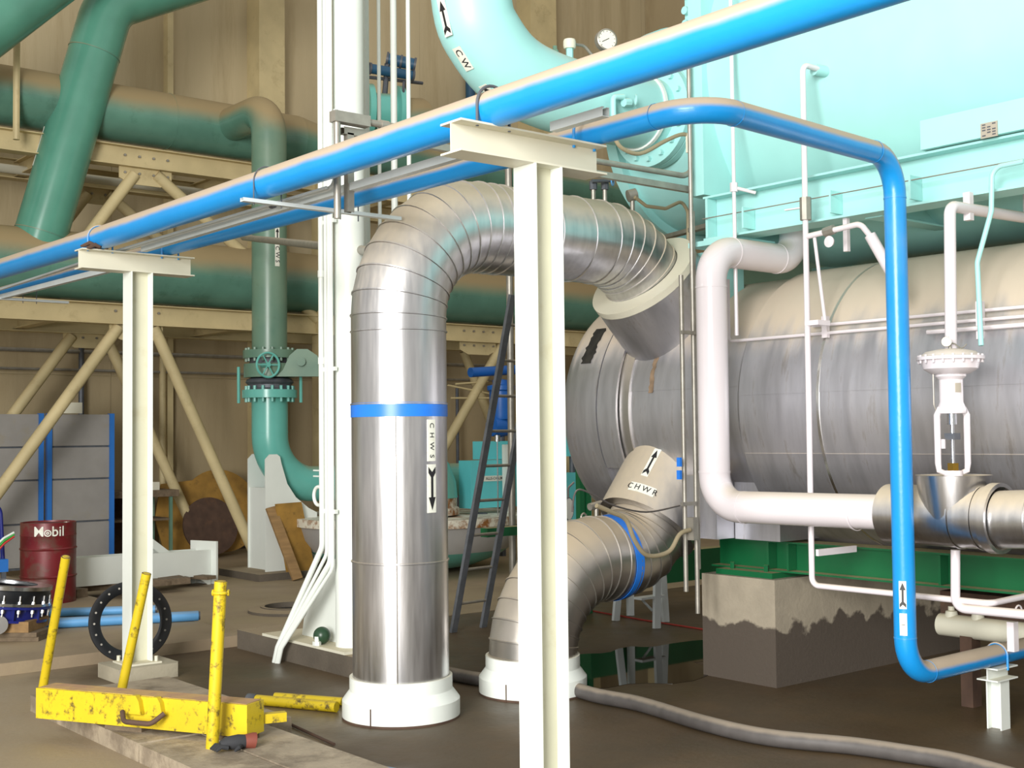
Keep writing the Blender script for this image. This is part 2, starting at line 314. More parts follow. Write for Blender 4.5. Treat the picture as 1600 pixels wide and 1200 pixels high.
for t, s_ in ((.16, .26), (.93, .2)):
    p = yA+yd*L_*t+yn*.12+V((0, 0, .06)); MB().bar(p, p+yn*s_*.8+yd*.16, .05, .05, (0, 0, 1)).build('side_arm', MT['yellow'], yf)
for t in (.42, .9):
    p = yA+yd*L_*t; MB().box(p+yn*.08-V((0, 0, .015)), (.12, .25, .03), Matrix.Rotation(math.atan2(yn.y, yn.x), 3, 'Z')).build('packing_timber', MT['oldwood'], yf)
def post(px0, py0, z0, px1, py1, d, lab, r=.029, cat='post'):
    b = at(px0, py0, 'z', z0); t = CAM+(_F+_R*((px1-800)/FPX)-_U*((py1-600)/FPX))*d
    o = thing('steel_post', lab, cat, b, 'loose yellow steel posts')
    MB().cyl(b, t, r, seg=18).build('tube', MT['yellow'], o)
    ax = (t-b).normalized(); MB().lathe(t, ax, [(r, 0), (r-.006, .001), (r-.006, -.05), (.001, -.05)], 18).build('open_end', MT['rust'], o)
    return o, b, t
post(66, 1080, .05, 103, 870, 8.05, 'yellow pipe post leaning beside the left end of the box beam')
post(188, 1088, .11, 229, 896, 7.75, 'rust-worn yellow pipe post standing in front of the left white column')
o, b, t = post(330, 1197, .0, 345, 908, 6.55, 'tall yellow pipe post in front of the right end of the box beam', .033)
MB().ring(t-V((0, 0, .06)), (0, 0, 1), .036, .009, 20).build('collar', MT['yellow'], o)
for sx in (-.04, .04): MB().ring(t+_R*sx-V((0, 0, .06)), _R, .012, .006, 12).build('eyelet', MT['yellow'], o)
# gloves
g = thing('work_glove', 'dark work glove with reddish cuff on the slab at the foot of the yellow post', 'glove', at(372, 1170, 'z', .1))
gp = at(372, 1170, 'z', .1)
def blob(pts, rs, seg=10): return MB().sweep(fillet([V(p) for p in pts], .02, 4) if len(pts) > 2 else pts, rs if not isinstance(rs, float) else rs, seg)
MB().sweep([gp+V((-.09, .02, .03)), gp+V((-.06, .015, .035)), gp+V((0, 0, .035)), gp+V((.04, -.01, .035))], [.02, .034, .04, .034], 12).build('palm', MT['glove'], g)
for k in range(4):
    q = gp+V((-.07, .04-.022*k, .02)); MB().sweep([q, q+V((-.035, .006, .008)), q+V((-.065, .0, -.006))], [.012, .011, .007], 8).build('finger', MT['glove'], g)
q = gp+V((0, -.03, .02)); MB().sweep([q, q+V((-.03, -.035, .0)), q+V((-.055, -.045, -.008))], [.014, .012, .007], 8).build('thumb', MT['glove'], g)
MB().sweep([gp+V((.035, -.01, .035)), gp+V((.07, -.02, .035)), gp+V((.085, -.024, .032))], [.036, .042, .043], 12).build('cuff', MT['rust_red'], g)
# loose yellow pipes near supply pipe
for (a, b, r, lab) in [((397, 1093), (560, 1108), .033, 'yellow painted pipe with dark end on the floor beside the big silver supply pipe'), ((430, 1088), (560, 1098), .026, 'thinner yellow pipe lying behind the other on the floor')]:
    A = at(*a, 'z', r); B = at(*b, 'z', r); B = A+(B-A).normalized()*(.62 if r > .03 else .5)
    o = thing('loose_pipe', lab, 'pipe', V((A.x, A.y, 0)), 'yellow pipes on the floor')
    MB().cyl(A, B, r, seg=16).build('tube', MT['yellow'], o)
    if r > .03: MB().cyl(A-(B-A).normalized()*.045, A+(B-A).normalized()*.02, r+.004, seg=16).build('end_cap', MT['dark'], o)
A = at(450, 1130, 'z', .012); B = at(522, 1163, 'z', .012)
tag(MB().cyl(A, B, .009, seg=10).build('steel_rod', MT['rust']), 'short rusty rod lying on the floor left of the silver pipe base', 'rod')
A = at(560, 1198, 'z', .03); B = at(640, 1212, 'z', .03)
tag(MB().cyl(A, B, .025, seg=14).build('blue_tube', MT['lblue']), 'end of a light blue tube at the bottom edge of the floor', 'tube')
# ================================================================ pipe support posts
def support(px, y, x, beam, lab, gl, ped=True):
    o = thing('pipe_support', lab, 'support', (x, y, 0), 'white beam pipe supports')
    z0 = .1 if ped else .0
    for s_ in (-1, 1): MB().bb(x+s_*.0775-.0045, x+s_*.0775+.0045, y-.076, y+.076, z0, 2.925).build('flange', MT['white'], o)
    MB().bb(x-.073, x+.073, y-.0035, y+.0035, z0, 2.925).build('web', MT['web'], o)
    cb = MB().ibeam((beam[0], y, 2.995), (beam[1], y, 2.995), (0, 0, 1), .14, .15, .009, .007).build('cap_beam', MT['cream'], o)
    MB().bb(x-.13, x+.13, y-.13, y+.13, z0, z0+.012).build('base_plate', MT['cream'], o)
    for sx in (-.1, .1):
        for sy in (-.1, .1):
            MB().cyl((x+sx, y+sy, z0+.01), (x+sx, y+sy, z0+.05), .013, seg=6).build('anchor_bolt', MT['cream'], o)
    return o
s1 = support(212, 8.8, 3.72, (3.28, 4.13), 'left white I-beam post with crossbeam, standing on a small concrete pad by the black ring', 0)
tag(MB().prism([(-.22, -.2), (.22, -.2), (.24, -.16), (.24, .18), (.2, .2), (-.2, .2), (-.22, .18)], (3.72, 8.8, 0), (1, 0, 0), (0, 1, 0), (0, 0, 1), .1).build('concrete_pad', MT['concrete']), 'small grey concrete pad under the left white I-beam post', 'pad')
s2 = support(845, 4.31, 3.72, (3.225, 4.085), 'near white I-beam post with crossbeam in front of the silver pipes', 0, False)
# ubolts
def ubolt(par, c, d, r, name='u_bolt', m_='blue', rr=.007, drop=.12):
    x, y, z = basis(d); c = V(c); pts = [c+V((0, 0, -drop))+x*(r+rr)] + [c+x*(r+rr)*math.cos(a)+V((0, 0, 1))*(r+rr)*math.sin(a) for a in [math.pi*k/14 for k in range(15)]]+[c+V((0, 0, -drop))-x*(r+rr)]
    return MB().sweep(pts, rr, 8).build(name, MT[m_], par)
XU = 3.43; ZU = 3.152; RU = .083; ZL = 3.13; RL = .058
ubolt(s2, (XU, 4.27, ZU), (0, 1, 0), RU, drop=.1, m_='dark'); ubolt(s1, (XU+.0, 8.78, ZU), (0, 1, 0), RU, drop=.1)
ubolt(s2, (4.0, 4.3, ZL-.005), (0, 1, 0), RL, drop=.08); ubolt(s1, (3.96, 8.78, ZL-.005), (0, 1, 0), RL, drop=.08)
rg = MB()
for k in range(5):
    p = V((XU+.02-.03*k, 8.70+.02*math.sin(k*2), 3.078+.008*math.cos(k*3))); rg.sweep([p+V((.03, -.03, 0)), p+V((0, 0, .018)), p+V((-.03, .02, .0)), p+V((-.05, .04, -.005))], [.01, .016, .014, .006], 7)
tag(rg.build('rag', MT['rust']), 'dirty brown rag lying on the left crossbeam beside the blue pipe', 'rag')
# ================================================================ blue pipes
bp = thing('blue_pipe', 'thick blue overhead pipe with dusty top crossing the whole picture', 'pipe', (XU, 5, ZU-RU))
MB().cyl((XU, 17.9, ZU+.1), (XU, 8.8, ZU), RU, seg=36).build('pipe_length', MT['blue'], bp)
MB().cyl((XU, 8.8, ZU), (XU, .9, ZU-.02), RU, seg=36).build('pipe_length', MT['blue'], bp)
# tall valve run
lp = thing('blue_pipe', 'thinner blue pipe beside it that bends and drops to near the floor at right', 'pipe', (5.83, 3.84, .41))
path = [(3.92, 17.9, ZL+.06), (3.95, 8.8, ZL), (4.08, 3.63, ZL), (5.83, 3.84, 3.17), (5.83, 3.84, .42), (8.6, 3.9, .42)]
MB().sweep(fillet(path, [.1, .22, .2, .2], 10), RL, 28).build('pipe_run', MT['blue'], lp)
for p, d in [((4.07, 3.9, ZL), (0, 1, 0)), ((4.32, 3.66, ZL+.005), (1, .12, 0)), ((5.6, 3.81, 3.165), (1, .12, 0)), ((5.83, 3.84, 2.95), (0, 0, 1)), ((5.83, 3.84, .62), (0, 0, 1)), ((6.03, 3.84, .42), (1, 0, 0))]:
    MB().band(p, d, RL, .002, .007).build('weld', MT['blue'], lp)
nv = (CAM-V((5.83, 3.84, 1))); nv.z = 0; nv.normalize(); nv2 = (nv+_R*-.15).normalized()
zc = at(1405, 929, 'y', 3.84).z; sticker(lp, (5.83, 3.84, zc), (0, 0, 1), nv2, RL, .145, .036, 'arrow')
zc = at(1405, 975, 'y', 3.84).z; sticker(lp, (5.83, 3.84, zc), (0, 0, 1), nv2, RL, .115, .036, '~', rot=1, tsize=.03)
# stub stand
sp = at(1560, 1138, 'z', 0); sx = sp.x
st = thing('pipe_stand', 'short white I-beam stand under the low end of the blue pipe at bottom right', 'support', (sx, 3.86, 0))
MB().ibeam((sx, 3.86, 0), (sx, 3.86, .285), (0, 1, 0), .09, .095, .008, .007).build('column', MT['white'], st)
MB().ibeam((sx-.11, 3.86, .32), (sx+.11, 3.86, .32), (0, 0, 1), .075, .13, .008, .007).build('cap_beam', MT['white'], st)
ubolt(st, (sx, 3.86, .42), (1, 0, 0), RL, drop=.08)
# cable trays, conduits between blue pipes
tag(MB().chan((3.72, 17.9, 3.08), (3.72, 8.9, 2.985), (0, 0, 1), .042, .042).chan((3.72, 8.7, 3.068), (3.72, 4.4, 3.068), (0, 0, 1), .042, .042).chan((3.72, 4.2, 3.068), (3.72, 3.86, 3.068), (0, 0, 1), .042, .042).build('strut_channel', MT['strut']), 'grey metal strut channel running between the two blue pipes over the crossbeams', 'channel')
o = thing('electrical_conduit', 'pair of thin grey conduits between the blue pipes, one turning up at the white column', 'conduit', (3.6, 8, 3.02))
e = at(520, 300, 'y', 5.9)
MB().tube([(3.62, 17.9, 3.04), (3.62, 8.8, 3.09), (3.64, e.y+.02, 3.09), (3.62, e.y, 3.25), (3.6, 5.86, 3.5)], .013, .12, 10).build('conduit', MT['strut'], o)
MB().tube([(3.58, 17.9, 3.0), (3.58, 8.8, 3.085), (3.6, e.y+.06, 3.085)], .009, .05, 8).build('conduit', MT['strut'], o)
for y in (6.6, 9.3): MB().band((3.62, y, 3.085), (0, 1, 0), .013, .006, .04, 14).build('coupling', MT['dark'], o)
for i, (a, b, lab) in enumerate([((372, 306), (568, 332), 'thin grey cross channel hung under the blue pipes between the two posts'), ((-15, 465), (75, 465), 'thin grey cross channel under the blue pipes left of the left post')]):
    zz = 3.045 if i == 0 else 3.03; A = at(*a, 'z', zz); B = V((A.x+.93, A.y, zz)) if i == 0 else V((A.x+.86, A.y, zz))
    A.x = 3.27 if i == 0 else 3.3; B.x = 4.33
    yy = at(450, 318, 'z', zz).y if i == 0 else at(20, 466, 'z', zz).y
    c = thing('trapeze_hanger', lab, 'hanger', (3.7, yy, zz), 'cross channels under the blue pipes')
    MB().chan((A.x, yy, zz-.02), (B.x, yy, zz-.02), (0, 0, 1), .042, .021).build('channel', MT['strut'], c)
    ubolt(c, (XU, yy, ZU), (0, 1, 0), RU, m_='dark', rr=.004, drop=.14); ubolt(c, (3.97, yy, ZL), (0, 1, 0), RL, m_='dark', rr=.004, drop=.14)
def bez(P, n):
    P = [V(p) for p in P]; out = []
    for i in range(len(P)-1):
        p0 = P[max(i-1, 0)]; p1 = P[i]; p2 = P[i+1]; p3 = P[min(i+2, len(P)-1)]
        for k in range(n): t = k/n; out.append(.5*((2*p1)+(p2-p0)*t+(2*p0-5*p1+4*p2-p3)*t*t+(3*p1-p0-3*p2+p3)*t**3))
    out.append(P[-1]); return out
# ================================================================ white building column
X0 = 4.93
wc = thing('building_column', 'tall white steel column with flared gusset foot behind the silver supply pipe', 'column', (X0+.18, 7.95, 0))
cy = (at(548, 1012, 'z', .17).y+at(522, 800, 'x', X0).y)/2
ya = at(550, 700, 'x', X0).y-.03; yb = at(522, 700, 'x', X0).y
cw = .4; yb = ya+cw
ctp = (at(522, 100, 'x', X0+.1)+at(568, 100, 'x', X0+.1))/2; cyc = ctp.y
MB().cyl((X0+.1, cyc, .17), (X0+.1, cyc, 9), .118, seg=40).build('shaft', MT['white'], wc)
ya = cyc-.12; yb = cyc+.1; gl = at(472, 1000, 'x', X0+.09).y
MB().prism([(cyc-.1, .17), (cyc-.24, .17), (cyc-.23, .3), (cyc-.13, .85), (cyc-.1, 1.05)], (X0+.09, 0, 0), (0, 1, 0), (0, 0, 1), (1, 0, 0), .02).build('gusset', MT['white'], wc)
MB().prism([(yb-.02, .17), (gl, .17), (gl-.03, .3), (yb+.06, .85), (yb-.02, 1.05)], (X0+.09, 0, 0), (0, 1, 0), (0, 0, 1), (1, 0, 0), .02).build('gusset', MT['white'], wc)
MB().bb(X0-.1, X0+.5, ya-.1, at(420, 990, 'z', .16).y, .15, .17).build('base_plate', MT['cream'], wc)
tag(MB().bb(4.83, 5.6, ya-.22, 9.42, 0, .15).build('concrete_plinth', MT['dconcrete']), 'dark stained concrete plinth under the flared white column', 'plinth')
p = at(515, 1005, 'z', .17); p.x = 4.88
tag(MB().lathe((4.9, p.y, .235), (0, 0, 1), [(.001, -.065)]+[(.065*math.sin(a), -.065*math.cos(a)) for a in [math.pi*k/12 for k in range(1, 12)]]+[(.001, .065)], 20).build('float_ball', mat('ball_green', '#27452f', .35)), 'small dark green ball on the plinth against the white gusset', 'ball')
an = thing('anchor_nut', 'white painted anchor nut in front of the green ball on the plinth', 'bolt', (4.845, p.y-.02, .17)); MB().cyl((4.845, p.y-.02, .17), (4.845, p.y-.02, .2), .032, seg=6).build('nut', MT['white'], an); MB().cyl((4.845, p.y-.02, .2), (4.845, p.y-.02, .235), .018, seg=12).build('stud', MT['white'], an)
# conduit bundle down the column
cb = thing('conduit_bundle', 'bundle of four thin white conduits bending out at the foot of the white column', 'conduit', (4.75, 8.5, 0))
offs = [(503, 435), (510, 441), (516, 447), (519, 453)]
for i, (pxt, pxb) in enumerate(offs):
    y = at(pxt, 700, 'x', 4.86).y; f = at(pxb, 1034, 'z', 0)
    k1 = V((4.86, y, .9-.05*i)); MB().tube([(4.86, y, 9), k1, (4.74, f.y-.05, .12), (4.74, f.y, 0)], .022 if i in (0, 2) else .014, .12, 12).build('conduit', MT['white'], cb)
for z in (1.15, 2.2, 3.3):
    y = at(511, 700, 'x', 4.86).y; MB().bb(4.865, 4.89, y-.1, y+.1, z, z+.03).build('strap', MT['white'], cb)
y = at(503, 600, 'x', 4.86).y
for z in (2.28, 2.93): MB().band((4.86, y, z), (0, 0, 1), .022, .006, .05, 16).build('coupling', MT['white'], cb)
# vertical white hanging pipes beside column
for i, (px, r, zb, lab) in enumerate([(571, .03, 0, 'white vertical pipe tight against the right side of the white column'), (592, .015, 0, 'thinnest of the white vertical pipes right of the white column'), (615, .026, 0, 'middle white vertical pipe in front of the far blue actuators'), (638, .018, 0, 'rightmost white vertical pipe near the turquoise elbow')]):
    q = at(px, 100, 'y', 8.3); tag(MB().cyl((q.x, 8.3, zb), (q.x, 8.3, 9), r, seg=14).build('riser_pipe', MT['white']), lab, 'pipe', 'thin white risers by the column')
# strut frame
sf = thing('cable_support', 'grey strut frame with conduit reaching from the white column to the turquoise tank', 'frame', (5, 5.85, 3.4))
zt = 3.46
a = at(528, 175, 'y', 5.85)
MB().chan((a.x+.06, 5.9, zt-.08), (6.5, 5.9, zt-.08), (0, 0, 1), .041, .041).build('channel', MT['galv'], sf)
MB().chan((a.x+.08, 5.9, 2.95), (a.x+.08, 5.9, zt-.07), (1, 0, 0), .041, .041).build('channel', MT['galv'], sf)
MB().tube([(a.x, 5.86, 2.9), (a.x, 5.86, zt)], .02).build('conduit', MT['galv'], sf)
MB().bb(a.x-.03, a.x+.2, 5.83, 5.89, zt-.03, zt+.03).build('conduit_body', MT['galv'], sf)
b = at(1085, 260, 'y', 5.86)
MB().tube([(a.x+.15, 5.86, zt+.0), (b.x, 5.86, zt+.02), (b.x, 5.86, 5.3)], .02, .14).build('conduit', MT['galv'], sf)
for px in (555, 600): q = at(px, 180, 'y', 5.86); MB().band((q.x, 5.86, zt), (1, 0, 0), .02, .007, .05, 16).build('coupling', MT['galv'], sf)
MB().bb(b.x-.04, b.x+.04, 5.82, 5.9, at(1083, 238, 'y', 5.86).z, at(1083, 208, 'y', 5.86).z).build('junction_box', MT['cream'], sf)
bx2 = at(1094, 200, 'y', 5.9).x; MB().chan((bx2, 5.9, zt-.08), (bx2, 5.9, 5.3), (-1, 0, 0), .05, .041).build('channel', MT['galv'], sf)
MB().sweep(bez([at(px_, py_, 'y', 5.9) for px_, py_ in ((958, 208), (970, 230), (1000, 240), (1040, 220), (1065, 210), (1080, 213))], 5), .014, 10).build('flexible_conduit', MT['cable'], sf)
# ================================================================ silver jacketed pipes
def jacket(par, pts, r, m_, bead='alu_bead', seam=True, seg=40, lap=.004, rs=None):
    """one object for every jacket section between pts (mitred gores)"""
    pts = [V(p) for p in pts]; n = len(pts)
    tg = [((pts[min(i+1, n-1)]-pts[i]).normalized()+(pts[i]-pts[max(i-1, 0)]).normalized()).normalized() for i in range(n)]
    for i in range(n-1):
        d = (pts[i+1]-pts[i]).normalized(); x = V((0, 1, 0)) if abs(d.y) < .5 else V((0, 0, 1)); vs = []
        ring0 = []; R_ = rs[i] if rs else r
        for (p, t, rr) in ((pts[i], tg[i], R_), (pts[i+1], tg[i+1], R_)):
            y = t.cross(x).normalized(); c = 1/max(.5, d.dot(t))
            vs.append([(p, x, y, rr, c)])
        def rr_(j, e, sh): p, x_, y_, r_, c = vs[j][0]; return [p+d*sh+(x_*math.cos(2*math.pi*k/seg)+y_*math.sin(2*math.pi*k/seg)*c)*(r_+e) for k in range(seg)]
        rings = [rr_(0, .0, 0), rr_(0, .0, .002), rr_(1, 0, -.012), rr_(1, .007, -.009), rr_(1, .007, -.001), rr_(1, -.004, 0)] if seam else [rr_(0, 0, 0), rr_(1, 0, 0)]
        mb = MB(); mb.add([v for g_ in rings for v in g_], [(a*seg+k, a*seg+(k+1) % seg, (a+1)*seg+(k+1) % seg, (a+1)*seg+k) for a in range(len(rings)-1) for k in range(seg)])
        mb.build('jacket_section', MT[m_], par, 28)
YP = 6.45; XS = 4.41
sup = thing('jacketed_pipe', 'huge silver jacketed pipe rising from the floor and elbowing right, blue band around it', 'pipe', (XS, YP, 0))
path = fillet([(XS, YP, .16), (XS, YP, 3.08), (6.9, YP, 3.06)], .62, 9)
zsec = [.16, at(620, 883, 'y', 6.16).z, at(620, 628, 'y', 6.16).z, 2.36]
vert = [V((XS, YP, z)) for z in zsec]
arc_ = [V((XS+.62-.62*math.cos(a), YP, 3.07-.62+.62*math.sin(a)+.0)) for a in [math.pi/2*k/9 for k in range(0, 10)]]
# lift elbow so that it starts above the vertical
hor = [V((x, YP, 3.07)) for x in (5.12, 5.2, 5.55, 5.85)]
e2 = []
c0 = V((6.1, YP, 3.07-.62))
for k in range(1, 6):
    a = math.radians(k*9); e2.append(c0+V((.62*math.sin(a), 0, .62*math.cos(a))))
jacket(sup, vert+arc_+hor+[V((6.08, YP, 3.07))]+e2, .295, 'alu')
end = e2[-1]; dn = V((1, 0, -1)).normalized()
MB().cyl(end, end+dn*.35, .295, seg=40).build('pipe_end', MT['alu'], sup)
# upper flared collar + stub
st0 = end+dn*.02
MB().lathe(st0, dn, [(.30, -.0), (.425, .01), (.425, .06)], 48).build('flange_cover', MT['cream'], sup)
MB().lathe(st0, dn, [(.42, .02), (.42, .8)], 48).build('nozzle_jacket', MT['alu_shell'], sup)
tape_z = at(620, 639, 'y', 6.16).z
MB().band((XS, YP, tape_z), (0, 0, 1), .295, .004, .085, 48).build('tape_band', MT['blue_clean'], sup)
ns = V((CAM.x-XS, CAM.y-YP, 0)).normalized()*.295-_R*.02
MB().cyl((XS+ns.x, YP+ns.y, .2), (XS+ns.x, YP+ns.y, 1.9), .004, seg=6).build('lap_seam', MT['alu_bead'], sup)
nn = (at(668, 690, 'y', YP-.26)-V((XS, YP, 0))); nn.z = 0
sticker(sup, (XS, YP, at(668, 688, 'y', 6.2).z), (0, 0, -1), nn, .295, .25, .062, 'C  H  W  S', tsize=.046)
sticker(sup, (XS, YP, at(668, 763, 'y', 6.2).z), (0, 0, -1), nn, .295, .29, .066, 'arrow')
def collar(x, y, r, par):
    MB().lathe((x, y, 0), (0, 0, 1), [(r+.03, 0), (r+.03, .11), (r-.015, .17), (r-.015, .25), (r-.034, .25)], 48).build('base_collar', MT['white'], par, 25)
    q = (V((CAM.x-x, CAM.y-y, 0)).normalized()-_R*.55).normalized()*(r+.031); MB().bb(x+q.x-.003, x+q.x+.003, y+q.y-.003, y+q.y+.003, .0, .11).build('split_joint', MT['rust'], par)
    MB().band((x, y, .006), (0, 0, 1), r+.0295, .002, .014).build('rusty_edge', MT['rust'], par)
collar(XS, YP, .33, sup)
XR = 5.47
ret = thing('jacketed_pipe', 'silver ringed return pipe bending from the floor to the lower nozzle of the shell', 'pipe', (XR, YP, 0))
cp = [(XR, YP, .18), (5.5, YP, .42), (5.66, YP, .68), (5.93, YP, .83), (6.22, YP, .84), (6.47, YP, .92), (6.62, YP, 1.1)]
jacket(ret, bez(cp, 3), .295, 'alu_dirty')
dz = V((.62, 0, .78)).normalized(); q0 = V((6.56, YP, 1.03))
MB().lathe(q0, dz, [(.30, 0), (.37, .0), (.37, 1.0)], 48).build('nozzle_jacket', MT['alu'], ret)
MB().band((6.2, YP, .84), V((1, 0, .1)), .298, .004, .075, 48).build('tape_band', MT['blue_clean'], ret)
nd = (CAM-V((6.7, YP, 1.3))).normalized()
nn = nd+_R*-.55; sticker(ret, q0+dz*.33, dz, nn, .37, .24, .055, 'arrow')
sticker(ret, q0+dz*.11, dz, nn+_R*.1, .37, .07, .2, 'C H W R', rot=1, tsize=.06)
collar(XR, YP, .33, ret)
# ================================================================ big lower shell
SX, SZ, SR = 7.46, 1.89, .97
sh = thing('chiller_shell', 'huge silver jacketed horizontal shell at right with open torn lagging at its end', 'tank', (SX, 4.5, SZ-SR))
yq = [1.2, 3.05, 4.86, 5.5]
for i in range(3):
    for (a0, a1, e_) in ((60, 176, .004), (176, 199, 0), (199, 300, .004), (300, 420, 0)):
        MB().arc(SX, SZ, SR-.006+e_, yq[i]+(.0), yq[i+1], a0, a1, .006+(.003 if i % 2 else 0), 26).build('jacket_panel', MT['alu_shell'], sh)
for y in (3.05, 4.86): MB().band((SX, y, SZ), (0, 1, 0), SR+.003, .006, .02, 96).build('strap', MT['alu_bead'], sh)
MB().lathe((SX, 5.5, SZ), (0, 1, 0), [(SR, -.02), (SR+.0, .0), (SR-.04, .05), (.93, .06)], 80).build('shoulder', MT['alu_shell'], sh)
for (a0, a1, e_) in ((40, 172, .004), (172, 300, 0), (300, 400, .004)):
    MB().arc(SX, SZ, .93+e_, 5.5, 6.9, a0, a1, .006, 40).build('jacket_panel', MT['alu_shell'], sh)
MB().lathe((SX, 6.9, SZ), (0, 1, 0), [(.93, -.02), (.97, -.01), (.97, .3), (.94, .38), (.86, .47), (.7, .56), (.45, .63), (.2, .66), (.001, .665)], 80).build('dished_head', MT['alu_shell'], sh)
MB().arc(SX, SZ, .965, 6.66, 6.86, 138, 206, .02, 30).build('cover_strip', MT['alu_shell'], sh)
MB().arc(SX, SZ, .935, 6.56, 6.67, 140, 203, .018, 30).build('cover_strip', MT['alu_dirty'], sh)
def torn(ang0, ang1, y0, y1, R_, name, m_, n=14, am=.03, t=.004):
    vs = []; 
    for e_ in (0, t):
        for s_ in (0, 1):
            for k in range(n+1):
                a = math.radians(ang0+(ang1-ang0)*k/n); y = (y0 if s_ == 0 else y1)+random.uniform(-am, am)
                if e_: y = vs[s_*(n+1)+k][1]
                vs.append((SX+(R_+e_)*math.cos(a), y, SZ+(R_+e_)*math.sin(a)))
    K = n+1; f = [(2*K+k, 2*K+k+1, 3*K+k+1, 3*K+k) for k in range(n)]+[(k, K+k, K+k+1, k+1) for k in range(n)]+[(k, k+1, 2*K+k+1, 2*K+k) for k in range(n)]+[(K+k+1, K+k, 3*K+k, 3*K+k+1) for k in range(n)]+[(0, 2*K, 3*K, K), (n, K+n, 3*K+n, 2*K+n)]
    return MB().add(vs, f).build(name, m_, sh)
ins = mat('exposed_lagging', '#26241f', .95, var=.5, vscale=20)
torn(139, 158, 7.0, 7.12, .972, 'torn_opening', ins, am=.014)
torn(135, 143, 6.50, 6.55, .937, 'torn_opening', ins, am=.01)
rs_ = mat('rust_streak', '#85705a', .8, var=.3, vscale=20)
torn(155, 173, 6.33, 6.37, .9405, 'rust_stain', rs_, am=.008, t=.001)
# saddle jackets
MB().bb(6.5, 7.2, 5.72, 6.02, .99, 1.42).build('saddle_cover', MT['alu_shell'], sh)
MB().bb(6.68, 7.3, 5.33, 5.715, .985, 1.47).build('saddle_cover', MT['alu_shell'], sh)
# instrument lines on shell surface
il = thing('instrument_lines', 'three thin white tubes clipped along the side of the big silver shell', 'tubing', (6.52, 4, 2.3))
def angx(z, R_=SR+.02): return SX-math.sqrt(max(0, R_*R_-(z-SZ)**2))
z1, z2, z3 = [at(1500, y, 'x', 6.6).z for y in (489, 504, 517)]
for k, (z, ys) in enumerate(((z1, 4.95), (z2, 5.55), (z3, 4.1))):
    x = angx(z)-.03
    pts = [(x, 1.5, z), (x, ys, z)]
    if k == 1: pts += [(x, 5.62, z), (x, 5.62, z+.42)]
    MB().tube(pts, .011 if k < 2 else .014, .03, 8).build('tube', MT['pwhite'], il)
for y in (at(1295, 500, 'x', 6.58).y, at(1540, 500, 'x', 6.6).y): MB().bb(6.53, 6.56, y-.02, y+.02, z3-.06 if y < 4.5 else z2-.03, z1+.05).build('bracket', MT['pwhite'], il)
# green skid
sk = thing('green_skid', 'green steel skid frame carrying the big silver shell on a concrete block', 'frame', (7.5, 4, .75))
for x in (7.0, 8.1):
    MB().ibeam((x, 1.3, .86), (x, 6.13, .86), (0, 0, 1), .21, .2, .012, .01).build('beam', MT['green'], sk)
for y in (5.62, 5.45, 4.3, 3.0): MB().bb(6.905, 6.99, y-.008, y+.008, .77, .95).build('stiffener', MT['green'], sk)
for y in (6.05, 4.6, 2.8): MB().ibeam((7.1, y, .86), (8.0, y, .86), (0, 0, 1), .2, .12).build('cross_member', MT['green'], sk)
MB().bb(6.8, 7.15, 5.5, 6.0, .717, .755).build('bearing_plate', MT['green'], sk)
for y in (5.6, 5.9): MB().cyl((6.86, y, .755), (6.86, y, .8), .016, seg=6).build('bolt', MT['green'], sk)
for y in (1.5,): MB().bb(6.85, 8.2, 1.4, 1.9, .965, 1.1).build('saddle', MT['green'], sk)
for y in (5.55,): MB().prism([(6.9, .965), (8.1, .965), (8.05, 1.25), (7.46, 1.0), (6.95, 1.25)], (0, 5.75, 0), (1, 0, 0), (0, 0, 1), (0, 1, 0), .12).build('saddle', MT['green'], sk)
cbm = mat('stained_concrete', '#a09684', .85, var=.12, vscale=5, bump=.15)
N = cbm.node_tree.nodes; Lk = cbm.node_tree.links; b = N['Principled BSDF']
gN = N.new('ShaderNodeNewGeometry'); sN = N.new('ShaderNodeSeparateXYZ'); Lk.new(gN.outputs['Position'], sN.inputs[0])
nN = N.new('ShaderNodeTexNoise'); nN.inputs['Scale'].default_value = 5; nN.inputs['Detail'].default_value = 7; Lk.new(gN.outputs['Position'], nN.inputs['Vector'])
nA = N.new('ShaderNodeMath'); nA.operation = 'MULTIPLY_ADD'; nA.inputs[1].default_value = -.5; Lk.new(nN.outputs['Fac'], nA.inputs[0]); Lk.new(sN.outputs['Z'], nA.inputs[2])
nR = N.new('ShaderNodeMapRange'); nR.inputs['From Min'].default_value = .12; nR.inputs['From Max'].default_value = .155; Lk.new(nA.outputs[0], nR.inputs[0])
src = b.inputs['Base Color'].links[0].from_socket; mxx = N.new('ShaderNodeMix'); mxx.data_type = 'RGBA'; mxx.inputs['A'].default_value = lin('#51483f'); Lk.new(nR.outputs[0], mxx.inputs['Factor']); Lk.new(src, mxx.inputs['B']); Lk.new(mxx.outputs['Result'], b.inputs['Base Color'])
tag(MB().bb(6.75, 9.2, 5.44, 6.09, 0, .717).build('concrete_block', cbm), 'big concrete foundation block with dark damp stain, under the green skid', 'block')
tag(MB().bb(6.75, 9.2, 1.4, 1.95, 0, .755).build('concrete_block', cbm), 'second foundation block under the far right end of the green skid', 'block')
